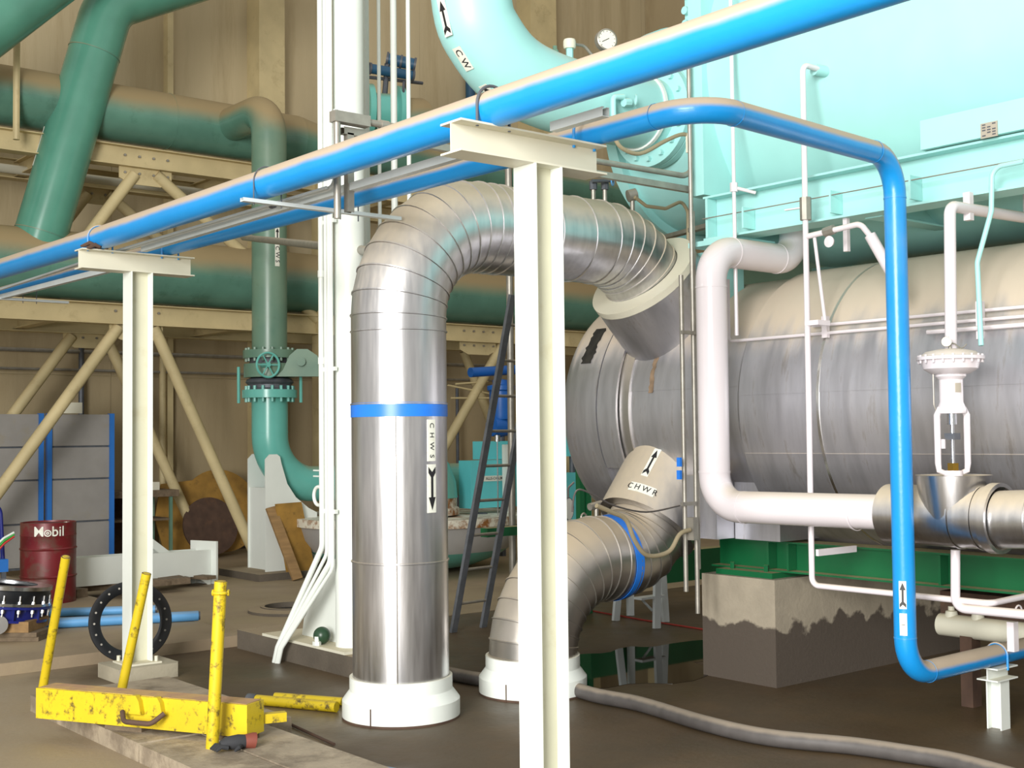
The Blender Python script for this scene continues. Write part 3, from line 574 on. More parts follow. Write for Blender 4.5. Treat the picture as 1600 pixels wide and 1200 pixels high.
# ================================================================ upper turquoise tank
TX, TZ, TR = 7.8, 4.25, 1.3
tk = thing('condenser_tank', 'huge turquoise horizontal tank at upper right on a turquoise base frame', 'tank', (TX, 4, 3.0))
MB().lathe((TX, 0, TZ), (0, 1, 0), [(TR, 1.2), (TR, 5.74)], 96).build('shell', MT['turq'], tk)
MB().lathe((TX, 0, TZ), (0, 1, 0), [(.001, .9), (.7, 1.0), (TR, 1.2)], 64).build('end_head', MT['turq'], tk)
MB().prism([(6.45, 3.34), (8.9, 3.34), (8.9, 5.8), (6.45, 5.8)], (0, 5.74, 0), (1, 0, 0), (0, 0, 1), (0, 1, 0), .12).build('tube_sheet', MT['turq'], tk)
MB().lathe((7.5, 0, 4.1), (0, 1, 0), [(.8, 5.86), (.8, 6.8), (.87, 6.8), (.87, 6.9), (.78, 6.92), (.62, 7.04), (.3, 7.14), (.001, 7.16)], 80).build('water_box', MT['turq'], tk)
MB().ibeam((6.56, 1.2, 3.175), (6.56, 5.76, 3.175), (0, 0, 1), .3, .2, .014, .012).build('base_beam', MT['turq'], tk)
MB().ibeam((8.7, 1.2, 3.175), (8.7, 5.76, 3.175), (0, 0, 1), .3, .2, .014, .012).build('base_beam', MT['turq'], tk)
for y in (5.68, 4.5, 3.4, 2.2): MB().ibeam((6.6, y, 3.12), (8.7, y, 3.12), (0, 0, 1), .2, .12).build('cross_beam', MT['turq'], tk)
for y in (5.74,): MB().bb(6.46, 6.55, y-.02, y, 3.04, 3.31).build('stiffener', MT['turq'], tk)
y0 = at(1450, 210, 'x', 6.5).y
MB().bb(6.42, 6.62, 1.6, y0, 3.33, at(1450, 186, 'x', 6.42).z).build('side_box', MT['turq'], tk)
q = at(1546, 203, 'x', 6.418)
pl = MB().bb(6.412, 6.42, q.y-.05, q.y+.05, q.z-.042, q.z+.042).build('nameplate', MT['label_tan'], tk)
lm = MB()
for i in range(5):
    for j in range(3):
        if (i*3+j) % 4 != 1: lm.bb(6.4105, 6.412, q.y-.04+j*.03, q.y-.02+j*.03, q.z-.032+i*.015, q.z-.025+i*.015)
lm.build('print_lines', MT['dark'], pl)
MB().bb(6.9, 7.1, 5.95, 6.25, 2.66, 3.03).build('leg', MT['turq'], tk)
MB().bb(8.3, 8.5, 5.95, 6.25, 2.4, 3.03).build('leg', MT['turq'], tk)
MB().bb(6.46, 6.9, 5.5, 5.9, 2.99, 3.025).build('foot_plate', MT['turq'], tk)
for px in (1150, 1340, 1440): # clip rods on base beam
    pass
q1 = at(1112, 343, 'x', 6.46); q2 = at(1600, 243, 'x', 6.46)
MB().cyl((6.44, 5.75, 3.17), (6.44, 1.5, 3.17), .004, seg=6).build('tube_line', MT['galv'], tk)
for px in (1163, 1300, 1425): y = at(px, 330, 'x', 6.45).y; MB().bb(6.43, 6.55, y-.006, y+.006, 3.06, 3.2).build('clip', MT['turq'], tk)
# tank side: bottom sight connection with white down pipe
y = at(1262, 105, 'x', 6.35).y
wl = thing('drain_line', 'thin white vertical pipe with brass valve dropping from the turquoise tank to the floor pipes', 'pipe', (6.3, y, .6))
yy = y; xx = 6.3; zlo = at(1275, 915, 'x', 6.3).z
fin = at(1285, 110, 'x', 6.5)
MB().tube([fin+V((.1, -.0, 0)), (xx, yy, fin.z), (xx, yy+.01, zlo), (xx+.0, 3.62, zlo), (7.3, 3.62, zlo+.02)], .018, .05, 12).build('pipe_run', MT['pwhite'], wl)
MB().cyl(fin+V((-.06, .02, 0)), fin+V((.1, -.01, 0)), .036, seg=16).build('fitting', MT['turq'], wl)
zv = at(1266, 325, 'x', xx).z
vv = MB().cyl((xx, yy, zv-.07), (xx, yy, zv+.07), .036, seg=8).build('valve_body', MT['galv'], wl)
MB().bar((xx, yy, zv+.01), (xx-.02, yy+.14, zv+.01), .02, .008).build('lever', MT['pwhite'], vv)
# side branch
zb = at(1290, 365, 'x', xx).z
br = MB().tube([(xx, yy, zb), (xx+.02, yy-.38, zb+.03), (xx+.06, yy-.43, zb-.06)], .018, .05, 12).build('branch', MT['pwhite'], wl)
MB().cyl((xx+.055, yy-.42, zb-.04), (xx+.14, yy-.58, zb-.4), .034, seg=16).build('sleeve', MT['pwhite'], wl)
MB().cyl((xx+.01, yy-.13, zb+.01), (xx+.01, yy-.2, zb+.02), .03, seg=8).build('valve_body', MT['galv'], wl)
MB().lathe((xx-.03, yy-.2, zb-.06), (-1, 0, 0), [(.001, 0), (.03, 0), (.035, .015), (.001, .02)], 16).build('hand_wheel', MT['pwhite'], wl)
y2 = at(1285, 450, 'x', 6.38).y
MB().tube([(xx+.01, y2, zb), (xx+.1, y2, z1)], .011, 0, 10).build('tube', MT['pwhite'], wl)
MB().bb(xx-.02, xx+.1, yy-.09, yy+.01, 2.36, 2.39).build('bracket', MT['pwhite'], wl)
zz_ = at(1280, 870, 'x', xx).z
MB().bb(xx+.03, xx+.42, yy-.02, yy+.0, zz_-.0, zz_+.04).build('bracket', MT['pwhite'], wl)
# second thin vertical at 1148
y = at(1146, 250, 'x', 6.4).y
o = thing('thin_riser', 'thin white riser left of the brass valve pipe, crossing the turquoise base frame', 'pipe', (6.4, y, 2.4))
MB().cyl((6.4, y, 2.35), (6.4, y, 5.2), .013, seg=10).build('pipe_run', MT['pwhite'], o)
z = at(1146, 293, 'x', 6.4).z; MB().cyl((6.4, y, z-.03), (6.4, y, z+.03), .026, seg=8).build('union', MT['pwhite'], o)
MB().tube([(6.4, y, z), (6.5, y-.1, z-.04)], .012).build('branch', MT['pwhite'], o)
# hanging white brackets + pipe behind
hb = thing('small_white_pipe', 'white pipe with bracket rising from the control valve to under the turquoise base', 'pipe', (6.35, 3.8, 2))
a = at(1486, 546, 'x', 6.2); t_ = at(1484, 322, 'x', 6.2); e_ = at(1580, 340, 'x', 7.0)
MB().tube([(6.2, a.y, a.z), (6.2, t_.y, t_.z), (7.05, t_.y+.0, t_.z+.02), (7.05, t_.y, 3.1)], .032, .05, 14).build('pipe_run', MT['pwhite'], hb)
MB().bb(6.37, 6.41, t_.y-.02, t_.y+.02, t_.z-.06, 3.03).build('hanger', MT['pwhite'], hb)
ubolt(hb, (6.33, t_.y, t_.z), (1, 0, 0), .034, m_='pwhite', rr=.005, drop=.0)
MB().bb(6.5, 6.53, at(1320, 350, 'x', 6.5).y-.015, at(1320, 350, 'x', 6.5).y+.015, 2.82, 3.03).build('hanger', MT['pwhite'], hb)
tq = thing('flat_conduit', 'turquoise painted conduit dropping from the base frame to the control valve', 'conduit', (6.2, 3.4, 2.2))
P_ = [at(*p, 'x', xv) for p, xv in (((1600, 252), 6.38), ((1550, 262), 6.38), ((1549, 330), 6.36), ((1527, 410), 6.36), ((1533, 540), 6.3))]
MB().tube(P_, .014, .06, 12).build('conduit', MT['turq'], tq)
# ================================================================ white tank pipe and valve
XW = 6.15; RW = .1
yw = at(1114, 600, 'x', XW).y; zw = at(1250, 797, 'x', XW).z
ztop = at(1190, 390, 'x', 6.4).z
tp = thing('white_pipe', 'thick glossy white pipe looping out of the turquoise tank and down to the jacketed tee', 'pipe', (XW, yw, zw-RW))
xe = at(1240, 345, 'y', yw+.0).x
MB().sweep(fillet([(xe, yw, 3.2), (xe, yw, ztop), (XW, yw, ztop), (XW, yw, zw), (XW, 4.1, zw+.01)], [.18, .2, .2], 12), RW, 36).build('pipe_run', MT['pwhite'], tp)
for p, d in [((xe-.19, yw, ztop), (1, 0, 0)), ((XW+.2, yw, ztop), (1, 0, 0)), ((XW, yw, ztop-.24), (0, 0, 1)), ((XW, yw, zw+.22), (0, 0, 1)), ((XW, yw-.24, zw), (0, 1, 0)), ((XW, 4.35, zw), (0, 1, 0))]:
    MB().band(p, d, RW, .003, .012).build('weld', MT['pwhite'], tp)
te = thing('jacketed_tee', 'silver jacketed tee with flared cup below the white control valve', 'pipe', (XW, 3.73, zw-.15))
yt = at(1490, 760, 'x', XW).y; RT = .165
yL = at(1387, 800, 'x', XW).y
MB().lathe((XW, 0, zw+.005), (0, 1, 0), [(.1, yL+.0), (RT, yL-.01), (RT, at(1450, 800, 'x', XW).y)], 40).build('jacket_section', MT['alu'], te)
seq = [1450, 1505, 1540, 1560]
for i in range(3):
    ya_ = at(seq[i], 800, 'x', XW).y; yb_ = at(seq[i+1], 800, 'x', XW).y
    MB().lathe((XW, 0, zw+.005), (0, 1, 0), [(RT+.001*i, ya_), (RT+.001*i, yb_+.01), (RT+.008, yb_+.008), (RT+.008, yb_)], 40).build('jacket_section', MT['alu'], te)
yb_ = at(1560, 800, 'x', XW).y
MB().lathe((XW, 0, zw+.005), (0, 1, 0), [(RT+.02, yb_+.03), (RT+.02, yb_-.02), (RT, yb_-.02)], 40).build('end_ring', MT['alu'], te)
jacket(te, [(XW, yb_-.01, zw), (XW+.01, yb_-.2, zw+.01), (XW+.03, yb_-.6, zw+.02), (XW+.03, 2.4, zw+.02)], .15, 'alu')
cupt = at(1490, 742, 'x', XW).z
MB().lathe((XW, yt, 0), (0, 0, 1), [(.15, zw-.04), (.166, zw), (.195, cupt), (.198, cupt), (.19, cupt-.004), (.04, cupt-.02)], 40, up=(1, 0, 0)).build('valve_cup', MT['alu'], te)
# control valve
cv = thing('control_valve', 'pinkish white diaphragm control valve with open yoke standing on the silver cup', 'valve', (XW, yt, cupt))
H = lambda py: at(1492, py, 'x', XW).z
hb_, ht_ = H(741), H(640)
# yoke: two side arms
for s_ in (-1, 1):
    dirv = _R.copy(); dirv.z = 0; dirv.normalize()
    q = V((XW, yt, 0))+dirv*0
    pts = [(.03*s_, hb_+.0), (.075*s_, hb_+.02), (.08*s_, hb_+.06), (.08*s_, ht_-.03), (.062*s_, ht_+.01)]
    MB().sweep([q+dirv*x+V((0, 0, z)) for x, z in pts], [.013, .016, .017, .018, .016], 10).build('yoke_arm', MT['pwhite'], cv)
MB().cyl((XW, yt, hb_-.02), (XW, yt, hb_+.02), .05, seg=20).build('bonnet', MT['pwhite'], cv)
MB().lathe((XW, yt, 0), (0, 0, 1), [(.001, ht_-.02), (.075, ht_-.02), (.078, ht_), (.062, ht_+.04), (.062, H(593)), (.08, H(588)), (.08, H(584)), (.001, H(584))], 28).build('spring_barrel', MT['pwhite'], cv)
R0_ = .163
dm = MB().lathe((XW, yt, 0), (0, 0, 1), [(.05, H(586)), (.1, H(584)), (.142, H(576)), (.152, H(565)), (.157, H(562)), (R0_+.014, H(562)), (R0_+.014, H(557)), (.157, H(556)), (.13, H(549)), (.06, H(545)), (.001, H(544))], 44).build('diaphragm_case', MT['pwhite'], cv)
for k in range(20):
    a = 2*math.pi*k/20; MB().cyl((XW+math.cos(a)*(R0_+.002), yt+math.sin(a)*(R0_+.002), H(567)), (XW+math.cos(a)*(R0_+.002), yt+math.sin(a)*(R0_+.002), H(554)), .006, seg=6).build('bolt', MT['pwhite'], dm)
MB().cyl((XW, yt, hb_), (XW, yt, ht_), .011, seg=12).build('stem', MT['steel'], cv)
brass = mat('brass', '#9a7b35', .35, .9, var=.2)
MB().cyl((XW, yt, hb_+.02), (XW, yt, hb_+.06), .032, seg=6).build('packing_nut', brass, cv)
MB().box((XW, yt, (hb_+ht_)/2+.03), (.06, .06, .035)).build('stem_clamp', MT['dark'], cv)
MB().cyl((XW, yt, ht_-.08), (XW, yt, ht_-.02), .026, seg=16).build('spring_nut', MT['steel'], cv)
q = V((XW, yt, (hb_+ht_)/2-.01))-dirv*.05; MB().box(q, (.012, .02, .05)).build('travel_scale', MT['pwhite'], cv)
q = V((XW, yt, H(606)))-V((0, 0, 0)); sticker(cv, q, (0, 0, 1), nv+_R*.55, .062, .05, .034, None, 'nameplate', bg=MT['label_tan'])
g_ = MB().lathe(V((XW, yt, H(534)))+nv*.02-_R*.02, nv, [(.001, 0), (.024, 0), (.024, .012), (.02, .016), (.001, .016)], 20).build('small_gauge', MT['dial'], cv)
MB().ring(V((XW, yt, H(534)))+nv*.035-_R*.02, nv, .024, .004, 20, 6).build('gauge_rim', MT['galv'], cv)
q = V((XW, yt, H(546))); MB().tube([q, q+V((0, 0, .03))], .008).build('gauge_stem', MT['galv'], cv)
MB().tube([q+V((0, 0, .04)), q+dirv*.03+V((0, 0, .03)), q+dirv*.06, q+dirv*.09+V((0, 0, .03))], .004, .02, 6).build('air_tube', MT['galv'], cv)
MB().tube([q-dirv*.06+V((0, 0, .0)), q-dirv*.095-V((0, 0, .1)), q-dirv*.095-V((0, 0, .3)), q-dirv*.06-V((0, 0, .38))], .004, .03, 6).build('air_tube', MT['galv'], cv)
# bottom right small white pipes
o = thing('small_white_pipe', 'white pipe dropping from the silver tee and running right near the floor', 'pipe', (6.15, 3.7, .6))
a = at(1493, 865, 'x', 6.3); b = at(1493, 950, 'x', 6.3)
MB().tube([(6.3, a.y, a.z+.02), (6.3, b.y, b.z), (6.32, 2.2, b.z+.02)], .026, .06, 14).build('pipe_run', MT['pwhite'], o)
o = thing('pipe_bracket', 'white bracket with u-bolts on the two low pipes at the right edge', 'bracket', (6.5, 3.5, .55))
q = at(1580, 930, 'x', 6.5)
MB().bb(6.48, 6.53, q.y-.02, q.y+.02, .5, .66).build('upright', MT['pwhite'], o)
ubolt(o, (6.5, q.y-.04, at(1580, 955, 'x', 6.5).z), (0, 1, 0), .03, m_='pwhite', rr=.005, drop=.02)
o = thing('header_pipe', 'dusty off-white low header pipe with two knobs behind the white pipes at bottom right', 'pipe', (7.2, 3.5, .3))
q = at(1470, 975, 'x', 7.2); z = q.z
MB().cyl((7.2, q.y, z), (7.2, 1.8, z), .07, seg=24).build('pipe_run', MT['cream'], o)
for px in (1487, 1528): y = at(px, 970, 'x', 7.2).y; MB().lathe((7.2, y, z+.05), (0, 0, 1), [(.045, 0), (.035, .04), (.02, .045), (.02, .07), (.001, .07)], 16).build('knob', MT['cream'], o)
MB().bb(7.28, 7.6, 1.8, q.y+.05, z-.06, z+.2).build('backing_channel', MT['rust'], o)
for y in (2.0, q.y-.2): MB().bb(7.15, 7.25, y-.04, y+.04, 0, z-.05).build('foot', MT['rust'], o)
# hose
P_ = [at(px, py, 'z', .048) for px, py in ((700, 1052), (760, 1062), (830, 1092), (925, 1085), (1000, 1100), (1100, 1130), (1200, 1152), (1330, 1165), (1420, 1178), (1500, 1192), (1620, 1225))]
P_[2] = at(840, 1060, 'z', .048)
tag(MB().sweep(bez(P_[:1]+P_[1:], 6), .046, 20).build('water_hose', MT['hose']), 'thick grey rubber hose curving across the floor at the front', 'hose')
# ================================================================ turquoise elbow pipe to tank
cw = thing('elbow_pipe', 'large turquoise pipe sweeping down from the top into the tank, with arrow stickers', 'pipe', (5.6, YP, 4))
A = at(737, -10, 'y', YP); 
P_ = [V((A.x-.04, YP, 6.2)), V((A.x-.02, YP, 5.0)), at(738, 10, 'y', YP), at(757, 60, 'y', YP), at(800, 112, 'y', YP), at(865, 145, 'y', YP), at(940, 163, 'y', YP), at(1035, 184, 'y', YP)]
CWR = .265
MB().sweep(bez(P_, 5), CWR, 40).build('pipe_run', MT['turq'], cw)
e_ = P_[-1]; d_ = (P_[-1]-P_[-2]).normalized()
fl = MB().lathe(e_-d_*.14, d_, [(CWR-.01, 0), (.385, 0), (.385, .05), (.36, .055), (.385, .06), (.385, .12), (CWR, .13)], 48).build('flange', MT['turq'], cw)
MB().lathe(e_-d_*.26, d_, [(CWR, 0), (CWR+.015, .0), (CWR+.015, .03), (CWR, .035)], 40).build('weld_collar', MT['white'], cw)
MB().bolts(e_-d_*.17, d_, .33, 16, .02, .04).each('flange_bolt', MT['turq'], fl)
MB().cyl(e_-d_*.02, e_+d_*.5, CWR+.02, seg=40).build('nozzle', MT['turq'], cw)
def onpipe(px, py, p0, p1):
    d = (p1-p0).normalized(); n = CAM-(p0+p1)/2; return d, (n-d*n.dot(d)).normalized()
for (a, b, kind, L, W_) in (((716, 60), (735, 92), 'arrow', .25, .07), ((745, 105), (760, 115), 'C W', .09, .08), ((775, 135), (800, 158), 'arrow', .25, .07)):
    pass
bz = bez(P_, 5)
def stick_on(idx, kind, L, Wd, sh, rot=0, ts=None):
    p = bz[idx]; d = (bz[idx+1]-bz[idx-1]).normalized()
    if kind == 'arrow': d = -d
    n = (CAM-p); n = (n-d*n.dot(d)).normalized(); t = n.cross(d)
    n = (n+t*sh*(-1 if kind == 'arrow' else 1)).normalized(); sticker(cw, p, d, n, CWR, L, Wd, kind, rot=rot, tsize=ts)
CWS = (9, 13, 17); 
stick_on(11, 'arrow', .24, .07, -1.0); stick_on(15, 'C W', .17, .075, -1.0, ts=.07); stick_on(19, 'arrow', .2, .07, -1.1)
# gauge and fitting on pipe
gpos = at(948, 62, 'y', YP-.05)
ga = thing('pressure_gauge', 'round dial gauge above the thick blue pipe on the turquoise elbow pipe', 'gauge', gpos)
gn = (CAM-gpos); gn.z = 0; gn = (gn.normalized()+_R*.45).normalized()
MB().lathe(gpos, gn, [(.001, -.05), (.07, -.05), (.078, -.04), (.078, .01), (.07, .015), (.068, .005)], 32).build('case', MT['galv'], ga)
dl = MB().lathe(gpos, gn, [(.001, .006), (.069, .006)], 32).build('dial', MT['dial'], ga)
gx, gy, gz = basis(gn)
tk_ = MB()
for k in range(11):
    a = math.radians(-45+27*k); p = gpos+(gx*math.cos(a)+gy*math.sin(a))*.055+gn*.0075; tk_.bar(p, p+(gx*math.cos(a)+gy*math.sin(a))*.009, .003, .001, gn)
tk_.build('scale_marks', MT['black_ink'], dl)
MB().bar(gpos+gn*.009-(gx+gy*.5)*.04, gpos+gn*.009+(gx+gy*.6)*.015, .004, .001, gn).build('needle', MT['black_ink'], dl)
MB().cyl(gpos-V((0, 0, .075)), gpos-V((0, 0, .22)), .012).build('stem', MT['galv'], ga)
f = at(890, 72, 'y', YP); o = thing('sensor_head', 'pale sensor head with flexible cable on top of the turquoise elbow pipe', 'sensor', f)
MB().cyl(f-V((0, 0, .1)), f, .025, seg=8).build('stem', MT['turq'], o); MB().lathe(f, (0, 0, 1), [(.001, -.02), (.04, -.02), (.045, 0), (.045, .03), (.04, .045), (.001, .045)], 20).build('head', MT['cream'], o)
MB().tube([f+V((.03, 0, .02)), f+V((.14, 0, .03)), f+V((.22, -.02, -.05)), f+V((.27, -.02, -.16))], .011, .06, 8).build('cable', MT['galv'], o)
f = at(867, 72, 'y', YP); tag(MB().cyl(f-V((0, 0, .08)), f, .015, seg=8).cyl(f-V((0, 0, .05)), f-V((0, 0, .03)), .025, seg=6).build('small_vent', MT['teal']), 'small green vent fitting left of the pale sensor head', 'fitting')
f = at(958, 152, 'y', YP-.3); o = thing('tap_valve', 'pale small angle valve with wheel between the two blue pipes', 'valve', f)
MB().tube([f-V((0, 0, .16)), f, f+V((.1, .0, .02))], .02, .03, 12).build('elbow', MT['turq'], o)
MB().cyl(f+V((.1, 0, -.02)), f+V((.16, 0, -.01)), .03, seg=8).build('valve_body', MT['turq'], o); MB().ring(f+V((.18, -.04, 0)), (1, -.8, 0), .035, .006, 20, 6).build('hand_wheel', MT['turq'], o)
f = at(1082, 20, 'y', 6.2); o = thing('valve_manifold', 'small turquoise bolted fittings beside the vertical grey channel at the top', 'fitting', f)
for z in (0, .12, -.1): MB().cyl(f+V((-.09, 0, z)), f+V((.06, 0, z)), .03, seg=12).build('bolt', MT['turq'], o)
MB().bb(f.x-.05, f.x+.02, f.y-.03, f.y+.03, f.z-.15, f.z+.6).build('bar', MT['turq'], o)
# small valves cluster under near beam
f = at(945, 285, 'y', 6.75); o = thing('vent_valves', 'small dark valves with pale wheels standing on top of the silver pipe', 'valve', (f.x, 6.45, 3.35))
for i, px in enumerate((927, 945)):
    q = at(px, 290, 'y', 6.45); MB().cyl((q.x, 6.45, 3.3), (q.x, 6.45, q.z+.0), .016, seg=10).build('stem', MT['galv'], o); MB().cyl((q.x, 6.45, q.z-.03), (q.x, 6.45, q.z+.03), .028, seg=8).build('valve_body', MT['dark'], o)
q = at(957, 282, 'y', 6.4); MB().ring(q, (.5, -.8, 0), .035, .006, 18, 6).build('hand_wheel', MT['lblue'], o); MB().cyl(at(925, 283, 'y', 6.42), q, .013).build('crosspiece', MT['dark'], o)
f = at(988, 305, 'y', 6.5); o = thing('sensor_head', 'dusty sensor head on the end ring of the turquoise tank with hanging cable', 'sensor', f)
MB().cyl(f-V((0, 0, .15)), f, .018).build('stem', MT['galv'], o); MB().lathe(f, V((1, -.5, .3)), [(.001, -.04), (.045, -.035), (.045, .03), (.001, .035)], 18).build('head', MT['galv'], o)
g2 = [at(*p, 'y', 6.25) for p in ((992, 308), (1010, 322), (1040, 326), (1065, 314), (1075, 330), (1076, 500))]
MB().tube(g2, .013, .06, 10).build('cable', MT['cable'], o)
# vertical instrument conduits left of white pipe
ic = thing('conduit_rack', 'group of vertical steel conduits with clamps left of the thick white pipe', 'conduit', (6.25, 5.85, .3))
for px0, px1, y0_, y1_, r in ((1064, 1066, 430, 925, .016), (1076, 1080, 100, 960, .016), (1083, 1086, 330, 890, .012)):
    a = at(px0, y0_, 'y', 5.8); b = at(px1, y1_, 'y', 5.8); MB().cyl((a.x, 5.8, a.z), (a.x, 5.8, max(0, b.z)), r, seg=12).build('conduit', MT['galv'], ic)
for py in (520, 787): q = at(1073, py, 'y', 5.8); MB().bb(q.x-.07, q.x+.07, 5.77, 5.79, q.z-.012, q.z+.012).build('clamp_bar', MT['galv'], ic)
q = at(1084, 825, 'y', 5.75); MB().bb(q.x-.025, q.x+.025, 5.73, 5.79, q.z-.08, q.z+.07).build('junction_box', MT['galv'], ic)
for py in (722, 742): q = at(1062, py, 'y', 5.75); MB().bb(q.x-.008, q.x+.012, 5.74, 5.77, q.z-.03, q.z+.03).build('blue_fitting', MT['blue_clean'], ic)
g3 = [at(*p, 'y', 5.75) for p in ((1078, 828), (1062, 835), (1045, 862), (1012, 868), (992, 845), (978, 812), (955, 800), (932, 790))]
tag(MB().sweep(bez(g3, 5), .015, 10).build('flexible_hose', MT['cable']), 'flexible brown hose looping from the conduit box across the return pipe', 'hose')
g4 = [at(*p, 'y', 6.0) for p in ((1062, 790), (1010, 800), (960, 790), (925, 772), (905, 765), (897, 775), (894, 800))]
tag(MB().sweep(bez(g4, 5), .006, 8).build('capillary_cable', MT['hose']), 'thin cable sagging in front of the lower nozzle', 'cable')
tag(MB().chan(at(1035, 375, 'y', 6.8), at(1110, 355, 'y', 5.9), (0, 0, 1), .06, .03).build('grey_bar', MT['galv']), 'short dusty grey bar under the turquoise base frame corner', 'bar')
# ================================================================ pipe rack at back
YR = 15.4
rk = thing('pipe_rack', 'tan steel truss rack carrying the two big teal pipes along the wall', 'rack', (8, YR, 0))
zb1 = at(300, 262, 'y', YR).z; zb2 = at(250, 496, 'y', YR).z
for y, mt in ((YR-.1, 'tan'), (YR+1.5, 'tan')):
    MB().ibeam((2, y, zb1), (17, y, zb1), (0, 0, 1), .26, .2).build('top_beam', MT[mt], rk)
    MB().ibeam((2, y, zb2), (17, y, zb2), (0, 0, 1), .26, .2).build('bottom_beam', MT[mt], rk)
    cx = at(497, 500, 'y', YR).x
    for x in (cx, cx-7.2, cx+6.6):
        MB().ibeam((x, y, 0), (x, y, zb1), (1, 0, 0), .2, .2).build('post', MT[mt], rk)
    dz = zb2-.15
    for a_, b_ in (((180, 512), (0, 760)), ((235, 512), (385, 850))):
        A = at(*a_, 'y', YR); B = at(*b_, 'y', YR); k = (A.z)/(A.z-B.z); B = A+(B-A)*k; B.z = max(B.z, .02)
        for dx in (0, 6.2):
            MB().cyl((A.x+dx, y, A.z), (B.x+dx, y, B.z), .075, seg=14).build('diagonal', MT[mt], rk)
    for a_, b_ in (((205, 275), (110, 400)), ((238, 275), (490, 500))):
        A = at(*a_, 'y', YR); B = at(*b_, 'y', YR)
        for dx in (0, 6.2): MB().cyl((A.x+dx, y, A.z), (B.x+dx, y, B.z), .075, seg=14).build('diagonal', MT[mt], rk)
    for px, z in ((222, zb1-.22), (208, zb2-.2), (740, zb2-.2)):
        X = at(px, 500, 'y', YR).x; MB().prism([(-.35, .1), (.35, .1), (.35, -.05), (.2, -.12), (-.2, -.12), (-.35, -.05)], (X, y-.01, z), (1, 0, 0), (0, 0, 1), (0, 1, 0), .02).build('gusset_plate', MT[mt], rk)
        bb_ = MB()
        for i in range(4):
            for j in range(2): bb_.cyl((X-.28+i*.19, y-.03, z+.02+j*.22), (X-.28+i*.19, y-.0, z+.02+j*.22), .017, seg=6)
        tag(bb_.build('rivets', MT['galv'], rk), kind='stuff')
for x in (3, 5.5, 8, 10.5, 13): 
    for z in (zb1, zb2): MB().ibeam((x, YR, z), (x, YR+1.5, z), (0, 0, 1), .2, .15).build('cross_tie', MT['tan'], rk)
MB().cyl((at(26, 100, 'y', YR-.42).x, YR-.42, zb1-.05), (at(26, 100, 'y', YR-.42).x, YR-.42, 8), .04, seg=8).build('hanger_rod', MT['tan'], rk)
zp = (at(200, 135, 'y', YR).z+at(200, 225, 'y', YR).z)/2
up = thing('large_pipe', 'upper dusty teal pipe lying on the top beam of the rack', 'pipe', (8, YR, zp-.36))
MB().cyl((2, YR, zp), (8.8, YR, zp), .36, seg=40).build('pipe_run', MT['teal'], up)
MB().lathe((0, YR, zp), (1, 0, 0), [(.36, 8.8), (.3, 9.1), (.3, 16.5)], 40).build('pipe_run', MT['teal'], up)
for x in (3.2, 6.9, 12): MB().band((x, YR, zp), (1, 0, 0), .36 if x < 8 else .3, .004, .012).build('weld', MT['teal'], up)
YV = 14.1; XV = at(421, 450, 'y', YV).x
br = fillet([(XV, YR-.2, zp+.02), (XV, YV, zp+.02), (XV, YV, 2.5)], .35, 10)
zv1 = at(421, 548, 'y', YV).z; zv0 = at(421, 622, 'y', YV).z
vp = thing('vertical_pipe', 'dull teal vertical pipe with elbow from the rack down to the wheel valve', 'pipe', (XV, YV, zv1))
MB().sweep(fillet([(XV, YR-.2, zp+.02), (XV, YV, zp+.02), (XV, YV, zv1-.05)], .36, 12), .22, 32).build('pipe_run', MT['teal'], vp)
nv3 = CAM-V((XV, YV, 3)); nv3.z = 0; nv3 = (nv3.normalized()+_R*.55)
sticker(vp, (XV, YV, at(436, 372, 'y', YV).z), (0, 0, 1), nv3, .22, .18, .06, 'arrow')
sticker(vp, (XV, YV, at(436, 402, 'y', YV).z), (0, 0, -1), nv3, .22, .3, .06, 'C W S', tsize=.075)
# valve
bv = thing('wheel_valve', 'flanged teal valve with spoked handwheel on the vertical pipe above the white saddle', 'valve', (XV, YV, zv0))
zs_ = [zv1, zv1-.12, zv1-.17, zv1-.3, zv0+.06, zv0]
MB().cyl((XV, YV, zv1-.1), (XV, YV, zv1), .33, seg=36).build('flange', MT['teal'], bv)
MB().cyl((XV, YV, zv1-.34), (XV, YV, zv1-.17), .32, seg=36).build('valve_body', MT['teal'], bv)
MB().cyl((XV, YV, zv1-.17), (XV, YV, zv1-.1), .25, seg=36).build('gasket', MT['dark'], bv)
MB().lathe((XV, YV, 0), (0, 0, 1), [(.22, zv1-.34), (.28, zv1-.36), (.3, zv1-.4), (.27, zv1-.43), (.27, zv1-.47), (.3, zv1-.5), (.28, zv0+.1), (.22, zv0+.08)], 36).build('rubber_joint', MT['dark'], bv)
MB().cyl((XV, YV, zv0), (XV, YV, zv0+.1), .34, seg=36).build('flange', MT['teal_clean'], bv)
for z, n_ in ((zv1-.14, .09), (zv0-.05, .2), (zv1, .03)):
    MB().bolts((XV, YV, z), (0, 0, 1), .29, 16, .02, n_).each('flange_bolt', MT['teal'] if z > zv0 else MT['teal_clean'], bv)
for s_ in (-1, 1): MB().cyl((XV+s_*.3, YV-.25*s_, zv0-.06), (XV+s_*.3, YV-.25*s_, zv1-.2), .02, seg=8).build('tie_rod', MT['teal_clean'], bv)
gv = CAM-V((XV, YV, 2.3)); gv.z = 0; gv.normalize(); gr = V((0, 0, 1)).cross(gv)
wc_ = V((XV, YV, at(421, 573, 'y', YV).z))+gv*.42-gr*.02
hw = MB().ring(wc_, gv+gr*.5, .15, .015, 28, 8)
hx, hy, hz = basis(gv+gr*.5)
for k in range(6): a = math.pi*k/3; hw.cyl(wc_, wc_+(hx*math.cos(a)+hy*math.sin(a))*.15, .009, seg=6)
